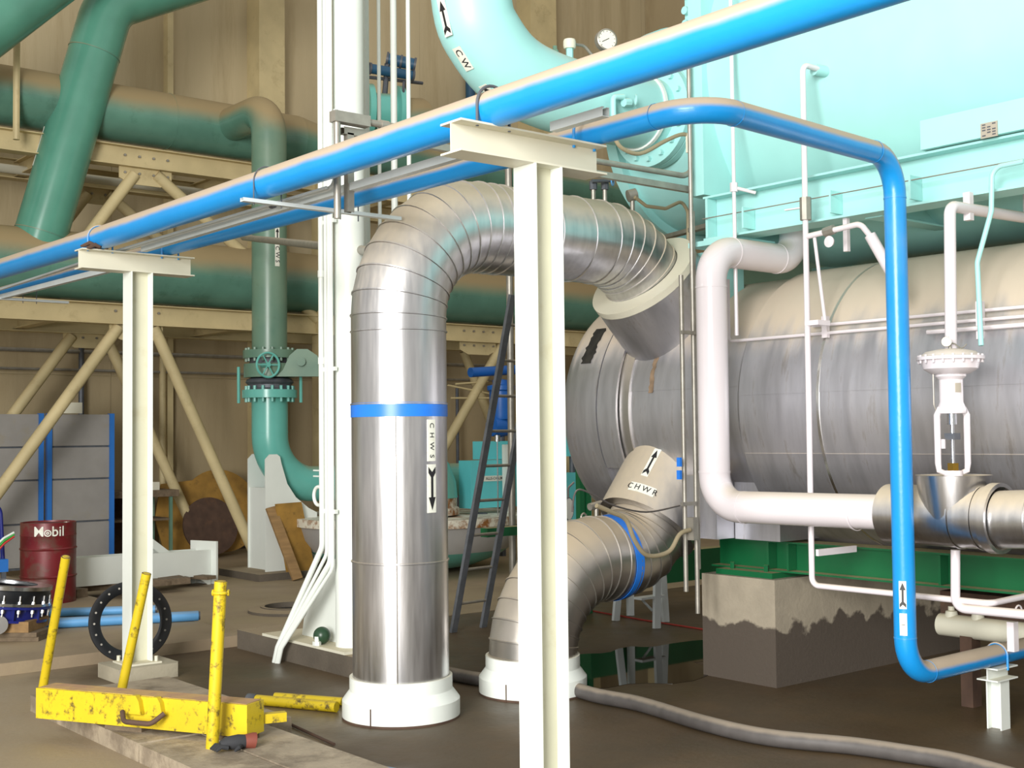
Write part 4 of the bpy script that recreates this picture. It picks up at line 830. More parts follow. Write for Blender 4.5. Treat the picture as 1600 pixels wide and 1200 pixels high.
hw.cyl(wc_-hz*.15, wc_+hz*.02, .03, seg=12); hw.build('hand_wheel', MT['teal_clean'], bv)
gb = V((XV, YV, zv1-.2))+gr*.38+gv*.25
poly = [(-.3, -.14), (.27, -.14), (.27, .0), (.2, .12), (.08, .2), (-.05, .2), (-.14, .12), (-.22, -.06)]
MB().prism(poly, gb-gv*.05, gr, V((0, 0, 1)), gv, .12).build('gearbox', MT['teal'], bv)
MB().cyl(gb+gv*.06+V((0, 0, .04)), gb+gv*.13+V((0, 0, .04)), .055, seg=12).build('gear_cap', MT['teal'], bv)
# lower elbow
ze = at(500, 755, 'y', YV).z
le = thing('elbow_pipe', 'bright turquoise elbow below the wheel valve turning toward the white column', 'pipe', (XV, YV, ze-.22))
MB().sweep(fillet([(XV, YV, zv0), (XV, YV, ze), (11.5, YV, ze-.02)], .62, 14), .225, 36).build('pipe_run', MT['teal_clean'], le)
MB().band((XV, YV, ze+.66), (0, 0, 1), .225, .004, .012).build('weld', MT['teal_clean'], le)
ss = thing('pipe_saddle', 'white twin-plate saddle stand holding up the turquoise elbow', 'support', (XV+.2, YV, 0))
for i, y in enumerate((YV-.33, YV+.3)):
    xa = at(415, 800, 'y', y).x if i == 0 else at(388, 800, 'y', y).x
    zt_ = at(420, 710, 'y', YV-.3).z; xb = xa+.72
    poly = [(xa, .09), (xb, .09), (xb, .78), (xb-.12, .84), (xb-.3, .98), (xb-.42, 1.15), (xb-.5, 1.4), (xb-.52, zt_-.03), (xb-.56, zt_), (xa+.06, zt_), (xa, zt_-.06)]
    MB().prism(poly, (0, y, 0), (1, 0, 0), (0, 0, 1), (0, 1, 0), .02).build('saddle_plate', MT['white'], ss)
xa = at(388, 800, 'y', YV+.3).x
MB().bb(xa+.02, xa+.05, YV-.3, YV+.3, .09, 1.1).build('web_plate', MT['white'], ss)
tag(MB().bb(XV-.45, XV+.85, YV-.55, YV+.5, 0, .09).build('concrete_pad', MT['dconcrete']), 'dark concrete pad below the white twin-plate saddle stand', 'pad')
jc = at(397, 880, 'z', .09); o = thing('jerrycan', 'black plastic jerrycan standing between the white saddle plates', 'can', jc)
jx = jc.x; jy = YV-.05
MB().prism([(-.09, 0), (.09, 0), (.09, .26), (.05, .3), (-.06, .3), (-.09, .27)], (jx, jy-.07, .09), (1, 0, 0), (0, 0, 1), (0, 1, 0), .12).build('body', MT['black'], o)
MB().tube([(jx-.05, jy, .38), (jx-.04, jy, .44), (jx+.04, jy, .44), (jx+.05, jy, .38)], .012, .02, 8).build('handle', MT['black'], o)
o = thing('pipe_clamp', 'small white ring clamp with hooks beside the conduit bundle', 'clamp', at(505, 770, 'x', 4.9))
q = at(498, 775, 'x', 4.95); MB().ring(q, (1, 0, 0), .07, .014, 20, 8).build('ring', MT['white'], o)
for py in (735, 744): a = at(490, py, 'x', 4.95); MB().cyl(a, a+V((0, -.22, 0)), .006, seg=6).build('pin', MT['white'], o)
# lower teal pipe and branches
zl = (at(320, 385, 'y', YR).z+at(320, 478, 'y', YR).z)/2
lw = thing('large_pipe', 'lower thick teal pipe lying on the bottom beam of the rack', 'pipe', (8, YR, zl-.42))
MB().cyl((2, YR, zl), (14.4, YR, zl), .42, seg=40).build('pipe_run', MT['teal'], lw)
for x in (6.4, 9.5, 12.5): MB().band((x, YR, zl), (1, 0, 0), .42, .004, .012).build('weld', MT['teal'], lw)
MB().lathe((0, YR, zl), (1, 0, 0), [(.42, 14.3), (.44, 14.32), (.44, 14.4), (.38, 14.5), (.2, 14.62), (.001, 14.65)], 40).build('end_cap', MT['tan'], lw)
dg = thing('slanting_pipe', 'teal pipe slanting up from the lower rack pipe at the left', 'pipe', (5.2, 15.1, 4))
A = at(48, 420, 'y', 15.38); B = at(163, 30, 'y', 15.05); Cc = V((B.x+2.4, 15.0, B.z+1.4))
MB().sweep(fillet([A, B+(B-A)*.06, Cc], .5, 10), .31, 36).build('pipe_run', MT['teal_mid'], dg)
da = (B-A).normalized()
for t in (.14, .86): MB().band(A+(B-A)*t, da, .31, .005, .012).build('weld', MT['teal'], dg)
nn = CAM-A; sticker(dg, A+(B-A)*.45, -da, nn-_R*40, .31, .5, .1, 'arrow')
A = at(-60, 70, 'y', 14.4); B = at(60, -20, 'y', 14.4); B = B+(B-A)*1.2
tag(MB().cyl(A-(B-A)*3.2, B+(B-A)*.5, .34, seg=36).build('slanting_pipe', MT['teal_mid']), 'darker teal pipe crossing the upper left corner of the picture', 'pipe')
# small pipes in the rack shade
for i, (a, b, r, lab) in enumerate([((0, 262), (150, 280), .06, 'pale lagged pipe in the rack shade left, below the upper teal pipe'), ((0, 545), (385, 560), .03, 'thin dark service pipe on the wall lower, behind the cabinet'), ((0, 575), (385, 590), .02, 'thinnest dark service pipe along the wall below the others'), ((245, 522), (385, 535), .025, 'short service pipe just under the bottom beam of the rack')]):
    A = at(*a, 'y', 17.8 if i else 16.6); B = at(*b, 'y', 17.8 if i else 16.6)
    B.z = A.z; B.x = B.x+(5 if i in (1, 2) else 2); tag(MB().cyl((A.x-.3, A.y, A.z), B, r, seg=12).build('service_pipe', MT['galv'] if i else MT['cream']), lab, 'pipe')
A = at(378, 370, 'y', 14.2); B = at(556, 390, 'y', 9.6)
A = at(378, 371, 'z', 3.9); o = MB().cyl(at(380, 371, 'y', 13.5), at(585, 393, 'y', 7.5), .035, seg=12)
tag(o.build('service_pipe', MT['galv']), 'dusty grey pipe running from the rack to behind the silver elbow', 'pipe')
for px, x_, lab in ((127, .04, 'left'), (254, .05, 'right')):
    X = at(px, 600, 'y', 17.8).x; tag(MB().cyl((X, 17.8, 0), (X, 17.8, 3.3), x_, seg=12).build('wall_pipe', MT['tan'] if px > 200 else MT['dark']), 'vertical wall pipe behind the %s' % ('grey cabinet' if px < 200 else 'right diagonals of the rack'), 'pipe')
# far actuators on upper pipe
o = thing('actuated_valve', 'far teal valve with two dark blue actuator cylinders behind the white risers', 'valve', at(600, 165, 'y', 14.8))
Ya = 14.8
c = at(600, 175, 'y', Ya)
MB().lathe(c, (1, -.4, 0), [(.001, -.3), (.3, -.28), (.38, -.26), (.38, -.18), (.26, -.15), (.26, .15), (.38, .18), (.38, .26), (.3, .28), (.001, .3)], 28).build('valve_body', MT['teal_clean'], o)
MB().lathe(at(640, 190, 'y', Ya), (1, 0, .3), [(.001, -.2), (.3, -.18), (.34, 0), (.3, .25), (.001, .3)], 24).build('valve_body', MT['teal'], o)
dblue = mat('actuator_blue', '#23506e', .45, var=.2)
for a, b, r in (((578, 107), (645, 118), .07), ((605, 92), (648, 101), .085)):
    A = at(*a, 'y', Ya); B = at(*b, 'y', Ya-.2); ac = MB().cyl(A, B, r, seg=18).build('actuator', dblue, o)
    for t in (0, .5, 1): MB().band(A+(B-A)*t, (B-A), r, .015, .03, 18).build('collar', MT['dark'], ac)
MB().cyl(at(605, 100, 'y', Ya), at(601, 150, 'y', Ya), .04, seg=10).build('stem', MT['dark'], o)
MB().ring(at(632, 150, 'y', Ya-.2), (1, -.8, 0), .2, .02, 20, 6).build('hand_wheel', MT['dark'], o)
MB().cyl(at(570, 120, 'y', Ya), at(660, 130, 'y', Ya), .025, seg=8).build('linkage', MT['dark'], o)
X = at(735, 130, 'y', 17.9).x; tag(MB().cyl((X, 17.9, 6.5), (X, 17.9, 9), .09, seg=16).build('blue_riser', dblue), 'far dark blue vertical pipe left of the turquoise elbow', 'pipe')
# ================================================================ left middle-ground objects
zf = .09
cab = thing('panel_partition', 'grey steel panel partition with blue posts standing behind the red drum', 'partition', (5.5, 15.95, 0))
yc = 16.2
X = lambda px: at(px, 700, 'y', yc).x
zt = at(100, 646, 'y', yc).z
for i, (a, b) in enumerate(((-70, 66), (72, 176))):
    xa, xb = X(a), X(b)
    zz = [zf+.02]+[at(100, p, 'y', yc).z for p in (816, 749, 698)]+[zt]
    for k in range(4): MB().bb(xa+.05, xb-.05, yc-.02, yc+.02, zz[k]+.012, zz[k+1]-.012).build('panel', MT['greypanel'], cab)
    for x in (xa, xb-.055): MB().bb(x, x+.06, yc-.05, yc+.03, zf, zt).build('post', MT['cabblue'], cab)
    MB().bb(xa+.03, xb-.03, yc, yc+.06, zf, zt-.02).build('back_sheet', MT['dark'], cab)
q = at(125, 637, 'y', yc); tag(MB().bb(q.x-.28, q.x+.0, yc-.08, yc+.12, zt, zt+.14).build('carton', MT['cream']), 'small pale box lying on top of the grey panel partition', 'box')
# drum
dx, dy = at(60, 950, 'z', zf).x, at(60, 950, 'z', zf).y
Dd = at(60, 945, 'z', zf)+V((_F.x, _F.y, 0))*.26; dx, dy = Dd.x, Dd.y
dr = thing('oil_drum', 'weathered dark red oil drum with white lettering', 'drum', (dx, dy, zf))
R_ = .268; prof = [(.001, .02), (R_-.01, .02), (R_-.01, 0), (R_, 0), (R_, .27), (R_+.01, .285), (R_, .3), (R_, .57), (R_+.01, .585), (R_, .6), (R_, .72), (R_+.004, .73), (R_, .74), (R_, .87), (R_-.01, .87), (R_-.012, .855), (.001, .855)]
MB().lathe((dx, dy, zf), (0, 0, 1), [(r, h*.92) for r, h in prof], 44).build('barrel', MT['red'], dr)
MB().cyl((dx+.15, dy-.1, zf+.786), (dx+.15, dy-.1, zf+.8), .03, seg=12).build('bung', MT['galv'], dr)
nd = CAM-V((dx, dy, 1)); nd.z = 0
nd = (nd.normalized()+_R*.12).normalized(); td = V((0, 0, 1)).cross(nd)
def wr(u, v): q = u/R_; return V((dx, dy, zf+.715+v))+(nd*math.cos(q)+td*math.sin(q))*(R_+.009)
for tx, uo in (('M', -.118), ('bil', .062)):
    vs, fs = text2d(tx, .14); MB().add([wr(x*.95+uo, y) for x, y, z in vs], fs).build('lettering', MT['label_white'], dr)
MB().add([wr(-.035+r*math.cos(a), -.012+r*math.sin(a)*1.0) for r in (.034, .024) for a in [2*math.pi*k/20 for k in range(20)]], [(k, (k+1) % 20, 20+(k+1) % 20, 20+k) for k in range(20)]).build('lettering', MT['label_white'], dr)
MB().add([wr(-.035+r*math.cos(a), -.012+r*math.sin(a)*1.0) for r in (.014, .006) for a in [2*math.pi*k/20 for k in range(20)]], [(k, (k+1) % 20, 20+(k+1) % 20, 20+k) for k in range(20)]).build('lettering', MT['label_white'], dr)
# cart at left edge
o = thing('blue_cart', 'blue tube-framed cart with coloured hoses at the left edge beside the drum', 'cart', at(0, 900, 'z', zf))
q = at(5, 800, 'y', 12.6); x0 = q.x-.1
z_ = at(5, 876, 'y', 12.6).z
MB().bb(x0-.7, x0+.12, 12.5, 12.9, z_-.1, z_+.02).build('deck', MT['cabblue'], o)
zt2 = at(8, 785, 'y', 12.6).z
MB().tube([(x0-.5, 12.6, z_), (x0-.5, 12.6, zt2), (x0+.07, 12.6, zt2), (x0+.1, 12.6, z_)], .02, .12, 10).build('handle_frame', MT['navy'], o)
for x in (x0-.65, x0+.08): MB().bb(x-.02, x+.02, 12.5, 12.54, zf, z_-.1).build('leg', MT['dark'], o)
for k, c_ in enumerate(('#b02a22', '#2c9a3c', '#cfd6cf')):
    mm = mat('hose_colour', c_, .5); A = at(-10, 868-6*k, 'y', 12.4); B = at(22, 838-3*k, 'y', 12.4)
    MB().tube([A, (A+B)/2+V((0, 0, .02)), B], .011, .1, 8).build('hose', mm, o)
# lying white beam with planks
A = at(100, 892, 'y', 13.9); zb_ = .36
lb = thing('steel_beam', 'long white steel beam with end plates lying on timbers beyond the drum', 'beam', (6, 14, .2))
P0 = at(60, 898, 'z', .42); P1 = at(300, 878, 'z', .38); P0 = V((P0.x, P0.y, .4)); P1 = V((P1.x, P1.y, .4))
P0 = at(80, 896, 'y', 13.2); P1 = at(318, 878, 'y', 13.9)
dd = (P1-P0).normalized()
sd = V((0, 0, 1)).cross(dd).normalized()
MB().ibeam(P0-dd*.25, P1, sd, .26, .3, .014, .012).build('beam_length', MT['white'], lb)
MB().box(P1+dd*.01, (.03, .42, .5), Matrix.Rotation(math.atan2(dd.y, dd.x), 3, 'Z')).build('end_plate', MT['white'], lb)
for t in (.62, .70):
    q = P0+(P1-P0)*t+V((0, 0, .14)); MB().prism([(-.13, 0), (.13, 0), (-.13, .16)], q, dd, V((0, 0, 1)), sd, .015).build('gusset', MT['white'], lb)
for s_ in (-.14, .12):
    q = P1-dd*.02+sd*s_-V((0, 0, .14)); MB().prism([(-.25, 0), (.0, 0), (.0, -.14)], q, dd, V((0, 0, 1)), sd, .015).build('gusset', MT['white'], lb)
for i, t in enumerate((.05, .35, .62, .9)):
    q = P0+(P1-P0)*t; h = q.z-.15-zf if t < .9 else .04
    MB().box((q.x, q.y, zf+max(.03, h)/2), (.14, .7, max(.03, h)), Matrix.Rotation(math.atan2(dd.y, dd.x), 3, 'Z')).build('packing_timber', MT['oldwood'], lb)
q0 = at(130, 925, 'z', zf); q1 = at(300, 912, 'z', zf)
for k in range(2):
    a = V((q0.x, q0.y+.1+.2*k, zf+.035)); b = V((q1.x, q1.y+.1+.2*k, zf+.035)); o = MB().bar(a-(b-a)*.2, b, .07, .16, (0, 1, 0) if k else (0, 1, .0)).build('plank', MT['oldwood']); tag(o, ['front old plank lying on the floor before the white beam', 'rear old plank lying tight below the white beam'][k], 'plank', 'planks below the white beam')
# butterfly valve on timbers
v0 = at(10, 950, 'y', 10.7)
vb = thing('butterfly_valve', 'black and navy bolted valve body lying on wooden blocks at the left edge', 'valve', (v0.x, v0.y, .25))
cx_, cy_, cz_ = v0.x-.04, v0.y+.12, .27; tilt = V((.12, -.02, 1)).normalized()
RV = .42
def lz(prof, name, m_, par=vb): return MB().lathe((cx_, cy_, cz_), tilt, prof, 48).build(name, m_, par)
lz([(RV-.12, -.02), (RV-.02, -.02), (RV-.02, .0), (RV-.12, .0)], 'lower_plate', MT['navy'])
lz([(RV-.1, 0), (RV-.06, 0), (RV-.06, .09), (RV-.1, .09)], 'body_ring', MT['navy'])
lz([(RV-.12, .09), (RV, .09), (RV, .11), (RV-.12, .11)], 'middle_flange', MT['navy'])
lz([(RV-.12, .112), (RV-.005, .112), (RV-.005, .135), (RV-.12, .135)], 'steel_flange', MT['steel'])
lz([(RV-.14, .135), (RV-.03, .135), (RV-.02, .21), (RV-.03, .24), (RV-.14, .24)], 'rubber_seat', MT['black'])
lz([(RV-.13, .24), (RV-.01, .24), (RV-.01, .27), (RV-.13, .27)], 'rim', MT['steel'])
x_, y_, _ = basis(tilt)
for k in range(20):
    a = 2*math.pi*(k+.3)/20; p = V((cx_, cy_, cz_))+(x_*math.cos(a)+y_*math.sin(a))*(RV-.02)
    b = MB().cyl(p+tilt*.03, p+tilt*.2, .009, seg=8).cyl(p+tilt*.135, p+tilt*.155, .016, seg=6).cyl(p+tilt*.06, p+tilt*.085, .016, seg=6).build('stud_bolt', MT['steel'], vb)
for k in range(10):
    a = 2*math.pi*k/10; p = V((cx_, cy_, cz_))+(x_*math.cos(a)+y_*math.sin(a))*(RV-.05); MB().bar(p+tilt*.0, p+tilt*.09, .015, .06, (x_*math.cos(a)+y_*math.sin(a))).build('rib', MT['navy'], vb)
nv4 = (CAM-V((cx_, cy_, 1))); nv4.z = 0; nv4.normalize(); qb = at(-3, 975, 'y', cy_-.33); MB().cyl(qb, qb+nv4*.06, .075, seg=24).build('shaft_boss', MT['steel'], vb)
for k, (pxl, pyl, sz, lab) in enumerate([(10, 1020, (.75, .3, .035), 'bottom plank of the stack at the left edge'), (10, 1020, (.75, .3, .035), 'upper plank of the stack at the left edge')]):
    q = at(12, 1022, 'z', zf); tag(MB().box((cx_+.0, cy_-.12, zf+.0185+.037*k), sz, Matrix.Rotation(math.radians(-42-3*k), 3, 'Z')).build('plank', MT['oldwood']), lab, 'plank', 'planks below the navy valve')
q = at(15, 1000, 'z', .2); tag(MB().box((cx_+.02, cy_-.1, zf+.117), (.6, .4, .085), Matrix.Rotation(math.radians(-42), 3, 'Z')).build('timber_block', MT['wood']), 'light wooden block under the navy valve body', 'block')
# light blue pipes
for i, (a, b, r, lab) in enumerate([((60, 975), (310, 962), .045, 'longer light blue pipe lying on the floor behind the black ring'), ((60, 958), (243, 952), .04, 'shorter light blue pipe lying behind the longer one')]):
    A = at(*a, 'z', zf+r); B = at(*b, 'z', zf+r); o = thing('loose_pipe', lab, 'pipe', V((B.x, B.y, zf)), 'light blue pipes on the floor')
    MB().cyl(A-(B-A)*.2, B, r, seg=20).build('tube', MT['lblue'], o); MB().cyl(B-(B-A).normalized()*.01, B+(B-A).normalized()*.015, r*.85, seg=16).build('end_plug', MT['dark'], o)
# black ring
rc = at(204, 980, 'y', 9.3); fwd = CAM-rc; fwd.z = 0; fwd.normalize()
rg = thing('backing_ring', 'black drilled steel ring standing on edge behind the left white post', 'ring', (rc.x, rc.y, 0))
ax = (fwd+_R*.12+V((0, 0, .12))).normalized(); RO = .305
cc = V((rc.x, rc.y, .02+RO))
MB().lathe(cc, ax, [(RO-.085, -.025), (RO, -.025), (RO, .012), (RO-.004, .016), (RO-.06, .016), (RO-.085, .002), (RO-.085, -.025)], 64).build('ring_plate', MT['black'], rg)
x_, y_, _ = basis(ax); hb = MB()
for k in range(20):
    a = 2*math.pi*k/20; p = cc+(x_*math.cos(a)+y_*math.sin(a))*(RO-.04); hb.cyl(p+ax*.0155, p+ax*.018, .008, seg=10)
hb.each('bolt_hole', MT['galv'], rg)
# things by the back wall
sx = at(262, 800, 'y', 16.6).x
shf = thing('steel_shelf', 'dark green steel shelf frame standing against the back wall right of the left post', 'shelf', (sx-.5, 16.7, 0))
zt3 = at(262, 775, 'y', 16.6).z
for x in (sx-1.0, sx):
    for y in (16.5, 17.1): MB().bb(x-.02, x+.02, y-.02, y+.02, zf, zt3).build('leg', MT['teal'], shf)
MB().bb(sx-1.1, sx+.1, 16.45, 17.2, zt3, zt3+.09).build('top_board', MT['oldwood'], shf); MB().bb(sx-1.0, sx, 16.5, 17.1, .6, .63).build('shelf_board', MT['oldwood'], shf); MB().bb(sx-1.0, sx, 17.1, 17.12, zf, zt3).build('back_panel', MT['rust'], shf)
for i in range(3): MB().bb(sx-.6+.17*i, sx-.46+.17*i, 16.6, 16.75, zt3+.09, zt3+.2).build('carton', MT['cream']); 
for i, o in enumerate([o for o in S.objects if o.name.startswith('carton') and not o.parent and 'label' not in o]): tag(o, ['left', 'middle', 'right'][i]+' small pale carton on top of the steel shelf', 'box', 'cartons on the shelf')
def disc(px, py, r, m_, lab, y, ln=.25, nm='leaning_disc', th=.03):
    q = at(px, py, 'y', y); tl = V((0, ln, 1)).normalized(); n_ = V((0, -1, ln)).normalized(); c_ = V((q.x, y, zf*0+.05))+tl*r; return tag(MB().cyl(c_, c_+n_*th, r, seg=48).build(nm, m_), lab, 'disc')
disc(333, 800, .42, MT['rust'], 'round dark brown steel disc leaning in front against the wooden disc', 16.7)
disc(352, 790, .62, MT['plywood'], 'large round wooden disc leaning behind the brown steel disc', 17.0)
q = at(288, 790, 'y', 17.1); tag(MB().prism([(-.35, 0), (.33, 0), (.38, .5), (.3, 1.15), (-.3, 1.1), (-.45, .6)], (q.x, 16.95, .01), (1, 0, 0), V((0, .28, 1)).normalized(), V((0, -1, .28)).normalized(), .02).build('scrap_sheet', MT['plywood']), 'oily brown wooden sheet leaning between the shelf and the discs', 'sheet')
q = at(237, 870, 'y', 16.4)
# plank and plywood at saddle
a = at(465, 899, 'y', YV-.75); b = at(424, 793, 'y', YV-.4)
tag(MB().bar((a.x, YV-.75, .02), (b.x, YV-.38, b.z), .13, .035, (0, 1, 0)).build('leaning_plank', MT['wood']), 'light wooden plank leaning against the white saddle plate', 'plank')
q = at(472, 893, 'y', YV-.6); tp_ = at(462, 790, 'y', YV-.3)
up_ = V((-.05, .12, 1)).normalized()
tag(MB().prism([(-.16, 0), (.24, 0), (.14, .93), (-.22, .92)], (q.x, YV-.52, .0), (1, 0, 0), up_, V((0, -1, .12)).normalized(), .02).build('plywood_sheet', MT['plywood']), 'oily yellowish plywood sheet leaning right of the light plank', 'sheet')
# manhole
q = at(455, 955, 'z', 0); mh = thing('manhole_ring', 'round concrete manhole rim with dark opening on the floor behind the conduit bundle', 'manhole', (q.x, q.y, 0))
MB().lathe((q.x, q.y, 0), (0, 0, 1), [(.42, .0), (.42, .03), (.3, .05), (.3, .06), (.26, .06), (.26, .005)], 48).build('rim', MT['dconcrete'], mh); MB().cyl((q.x, q.y, .001), (q.x, q.y, .008), .26, seg=40).build('pit', MT['black'], mh)
# ================================================================ ladders
fl_, fr_ = at(708, 988, 'z', 0), at(744, 982, 'z', 0)
rd = (fr_-fl_).normalized(); ln = V((rd.y, -rd.x, 0)).normalized()
if ln.x < 0: ln = -ln
topz = 3.1; tl = at(799, 470, 'z', 2.85)
ld = thing('ladder', 'dark steel ladder leaning against the grey pole beside the silver pipe', 'ladder', (fl_+fr_)/2)
lean = V((tl.x-fl_.x, tl.y-fl_.y, 2.85))/2.85
wdt = rd*.37
for s_ in (0, 1):
    p = fl_+wdt*s_; MB().bar(p, p+lean*(2.9 if s_ == 0 else 2.9), .03, .065, rd).build('rail', MT['ladder'], ld)
for k in range(1, 10):
    p = fl_+lean*(.3*k-.05); MB().cyl(p, p+wdt, .013, seg=8).build('rung', MT['galv'], ld)
Xp = at(798, 600, 'y', 9.25).x; tag(MB().cyl((Xp, 9.25, 0), (Xp, 9.25, 4.4), .034, seg=16).build('standing_pole', MT['galv']), 'tall dusty grey pole beside the dark ladder', 'pole')
al = thing('step_ladder', 'pale aluminium step ladder standing behind the return pipe', 'ladder', at(1010, 975, 'z', 0))
for (a, zt_, dxy) in (((1026, 982), 1.3, (.18, .1)), ((1040, 972), 1.3, (.16, .3)), ((962, 970), 1.3, (.3, .0)), ((985, 962), 1.3, (.2, .2))):
    p = at(*a, 'z', .0); MB().bar(p, p+V((dxy[0]*.6, dxy[1]*.6-.0, zt_)), .03, .075, (1, 0, 0)).build('rail', MT['strut'], al)
p = at(1015, 933, 'y', at(1026, 982, 'z', 0).y+.05); MB().box(p, (.3, .1, .02)).build('tread', MT['strut'], al)
MB().bar(p+V((-.1, 0, -.01)), p+V((.03, 0, -.12)), .01, .02).build('brace', MT['strut'], al)
tag(MB().tube([at(900, 950, 'z', .01), at(1000, 968, 'z', .01), at(1110, 985, 'z', .01)], .008, .3, 8).build('red_hose', mat('red_line', '#8e2a20', .6)), 'thin dark red hose on the floor behind the return pipe', 'hose')
# ================================================================ machine behind ladder
mc = thing('chiller_machine', 'turquoise chiller machine with rounded casing on a grey bowl-shaped base behind the ladder', 'machine', (9.7, 12.6, 0))
b0 = at(700, 880, 'y', 12.9)
bc = V((b0.x-.25, 13.4, 0))
MB().lathe(bc, (0, 0, 1), [(.001, .02), (.5, .03), (.85, .09), (1.15, .2), (1.3, .3)], 64).build('lower_bowl', MT['teal_clean'], mc)
MB().lathe(bc, (0, 0, 1), [(1.3, .3), (1.42, .45), (1.47, .62)], 64).build('grey_shell', MT['greyhull'], mc)
MB().lathe(bc, (0, 0, 1), [(1.44, .62), (1.52, .62), (1.52, .72), (.001, .72)], 64).build('deck_ring', MT['rustwhite'], mc)
q = at(672, 790, 'y', 12.6)
MB().lathe((q.x, 13.0, .74), (0, 0, 1), [(.6, 0), (.6, .08), (.57, .1), (.57, .22), (.0001, .22)], 48).build('rusty_band', MT['rustwhite'], mc)
MB().lathe((q.x, 13.0, .95), (0, 0, 1), [(.58, 0), (.56, .2), (.48, .42), (.36, .58), (.2, .68), (.001, .72)], 48).build('round_casing', MT['teal_clean'], mc)
tqb = mat('cabinet_turquoise', '#62c5cb', .4, var=.05)
def cabi(x0, x1, y0, y1, y, nm='control_cabinet'):
    a = at(x0, y1, 'y', y); b = at(x1, y0, 'y', y); return MB().bb(a.x, b.x, y, y+.25, a.z, b.z).build(nm, tqb, mc)
cabi(736, 812, 718, 795, 12.7); cabi(757, 880, 688, 718, 12.95)
a = at(783, 747, 'y', 12.7); lpz = MB().bb(a.x-.3, a.x+.12, 12.69, 12.7, a.z-.035, a.z+.035).build('name_strip', MT['label_white'], mc)
vs, fs = text2d('ALLIS-CHALMERS', .05); MB().add([(a.x-.09+x*.9, 12.687, a.z+y) for x, y, z in vs], fs).build('lettering', MT['black_ink'], lpz)
q = at(777, 690, 'y', 12.3); MB().cyl((q.x, 12.3, q.z), (q.x, 12.3, q.z+.08), .035, seg=14).cyl((q.x, 12.3, .72), (q.x, 12.3, q.z), .008, seg=8).build('probe', MT['steel'], mc)
for (px, py, r) in ((752, 815, .12), (770, 815, .1), (790, 825, .12)):
    q = at(px, py, 'y', 12.7); MB().lathe(q, (.3, -1, 0), [(.001, -.1), (r, -.08), (r, .06), (r*.6, .1), (.001, .12)], 16).build('pump', MT['teal'] if px != 752 else MT['dark'], mc)
q = at(792, 800, 'y', 12.6); MB().bb(q.x-.03, q.x+.05, 12.55, 12.65, .72, 1.6).build('post', MT['white'], mc)
q = at(905, 750, 'y', 11.5); MB().bb(q.x-.35, q.x+.2, 11.5, 11.7, .5, 1.25).build('control_cabinet', tqb, mc)
MB().bb(q.x-.1, q.x+.2, 11.5, 11.7, 1.45, 1.7).build('gauge_block', tqb, mc)
MB().cyl((q.x-.02, 11.6, 1.2), (q.x-.02, 11.6, 1.8), .04, seg=10).build('post', MT['dark'], mc)
gm = thing('green_machine_frame', 'dark green upright frame and pipes behind the return pipe elbow', 'frame', (9.2, 9.2, 0))
for px in (910, 920): q = at(px, 780, 'y', 8.9); MB().bb(q.x-.03, q.x+.03, 8.9, 8.96, 0, 1.6).build('post', MT['green'], gm)
q = at(915, 820, 'y', 8.9); MB().bb(q.x-1.2, q.x+.8, 8.9, 9.0, q.z-.05, q.z+.03).build('rail', MT['green'], gm)
MB().bb(8.0, 10.2, 8.6, 8.75, .25, .55).build('base_beam', MT['green'], gm)
# gauge pair at lower pipe
gpos = at(888, 795, 'y', 7.2); ga = thing('pressure_gauge', 'round gauge seen edge-on between the near post and the return pipe', 'gauge', gpos)
gn = (_R*-.85+(CAM-gpos).normalized()*.5).normalized(); gn = (_R*.9+(CAM-gpos).normalized()*.45).normalized()
MB().lathe(gpos, gn, [(.001, -.04), (.085, -.035), (.09, 0), (.085, .01)], 28).build('case', MT['dark'], ga); MB().lathe(gpos, gn, [(.001, .006), (.084, .006)], 28).build('dial', MT['dial'], ga)
MB().tube([gpos-V((0, 0, .08)), gpos-V((0, 0, .2)), gpos+V((.1, -.05, -.24)), gpos+V((.35, -.2, -.22))], .012, .04, 8).build('stem', MT['galv'], ga)
MB().tube([gpos+V((0, 0, .08)), gpos+V((0, 0, .16)), gpos+V((.06, 0, .2))], .008, .03, 8).build('cable', MT['hose'], ga)
f = at(932, 800, 'y', 6.9); o = thing('vent_valves', 'small dusty valves standing on the return pipe elbow under the shell', 'valve', f)
for dx_ in (0, .07): MB().cyl(f+V((dx_, 0, -.14)), f+V((dx_, 0, .06)), .018, seg=10).build('stem', MT['galv'], o)
MB().cyl(f+V((-.07, 0, .04)), f+V((.12, 0, .07)), .028, seg=10).build('valve_body', MT['galv'], o); MB().ring(f+V((-.13, 0, -.04)), gn+V((0, -1, 0)), .035, .008, 18, 6).build('hand_wheel', MT['galv'], o)
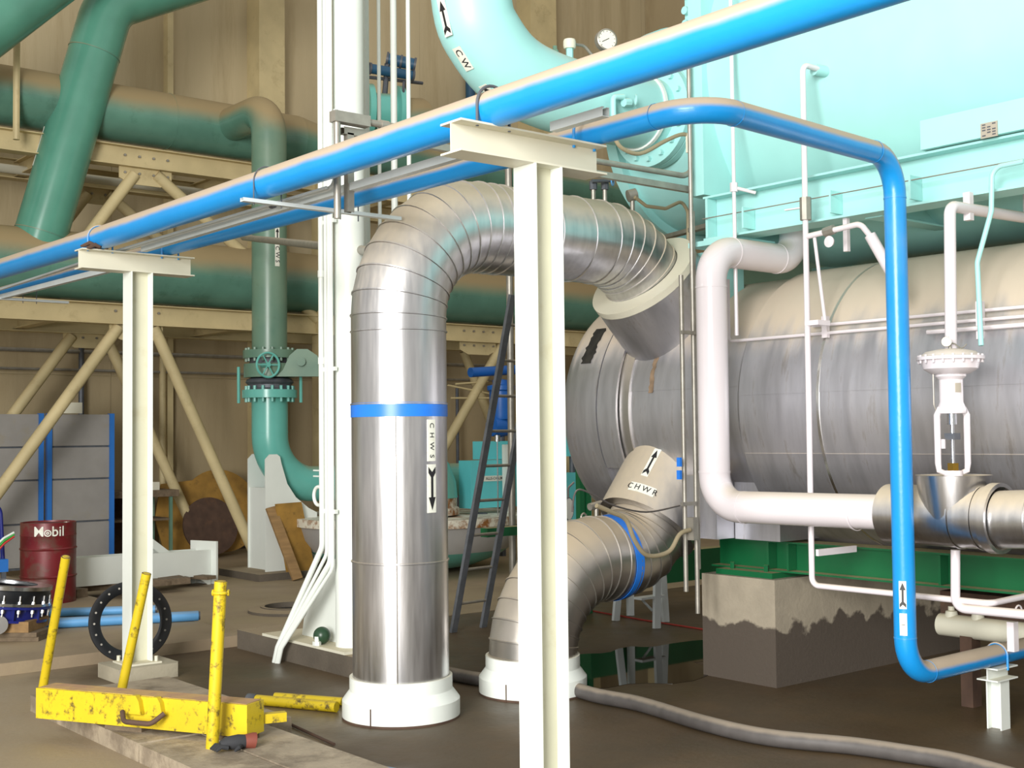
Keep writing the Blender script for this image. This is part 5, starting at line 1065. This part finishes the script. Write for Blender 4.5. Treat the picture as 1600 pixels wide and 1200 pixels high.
# blue motor far behind ladder
q = at(783, 628, 'y', 14.0); o = thing('blue_motor', 'bright blue pump motor hanging in the rack behind the ladder', 'motor', q)
bm_ = mat('motor_blue', '#1d5fb0', .4)
MB().lathe(q-V((0, 0, .25)), (0, 0, 1), [(.001, 0), (.16, 0), (.17, .05), (.17, .4), (.2, .42), (.2, .48), (.12, .5), (.12, .56), (.001, .58)], 24).build('body', bm_, o)
MB().lathe(q-V((.05, 0, .35)), (1, 0, 0), [(.001, -.15), (.14, -.13), (.16, 0), (.14, .13), (.001, .15)], 20).build('pump_case', bm_, o)
A = at(735, 582, 'y', 14.2); B = at(800, 578, 'y', 14.2); MB().cyl(A, B+(B-A), .07, seg=16).build('blue_pipe_stub', bm_, o)
MB().cyl((q.x, 14.0, 0), (q.x, 14.0, q.z-.3), .05, seg=10).build('pedestal', MT['dark'], o)
for i, (a, b) in enumerate([((700, 602), (765, 615)), ((705, 622), (765, 622)), ((712, 600), (762, 596))]):
    A = at(*a, 'y', 15.3); B = at(*b, 'y', 15.3); tag(MB().cyl(A, B, .015, seg=8).build('thin_pipe', MT['tan']), ['sloping thin pipe in the rack left of the blue motor', 'lowest thin pipe left of the blue motor', 'topmost thin pipe left of the blue motor'][i], 'pipe', 'thin pipes by the blue motor')
X = at(715, 700, 'y', 17.6).x; tag(MB().cyl((X, 17.6, 0), (X, 17.6, 2.6), .03, seg=10).build('wall_pipe', MT['dark']), 'thin vertical wall pipe between the silver pipe and the ladder', 'pipe')
# behind/under upper tank
o = thing('far_vessel', 'far tan rounded vessel seen through the gap under the turquoise tank', 'tank', (12, 8, 2))
MB().lathe((12.5, 0, 2.4), (0, 1, 0), [(.001, 9.6), (.6, 9.4), (.9, 9), (.9, 3.4), (.6, 3), (.001, 2.8)], 40).build('shell', MT['tan'], o)
for y in (4.5, 8): MB().bb(11.9, 13.1, y-.1, y+.1, 0, 1.8).build('leg', MT['dark'], o)
o = thing('far_beam', 'dark teal far beams crossing behind the gap under the turquoise tank', 'beam', (10.5, 5, 2.9))
MB().ibeam((10.3, .5, 3.35), (10.3, 9, 3.35), (0, 0, 1), .4, .25).build('beam', MT['teal'], o)
for y in (.8, 8.8): MB().ibeam((10.3, y, 0), (10.3, y, 3.1), (1, 0, 0), .25, .25).build('post', MT['teal'], o)
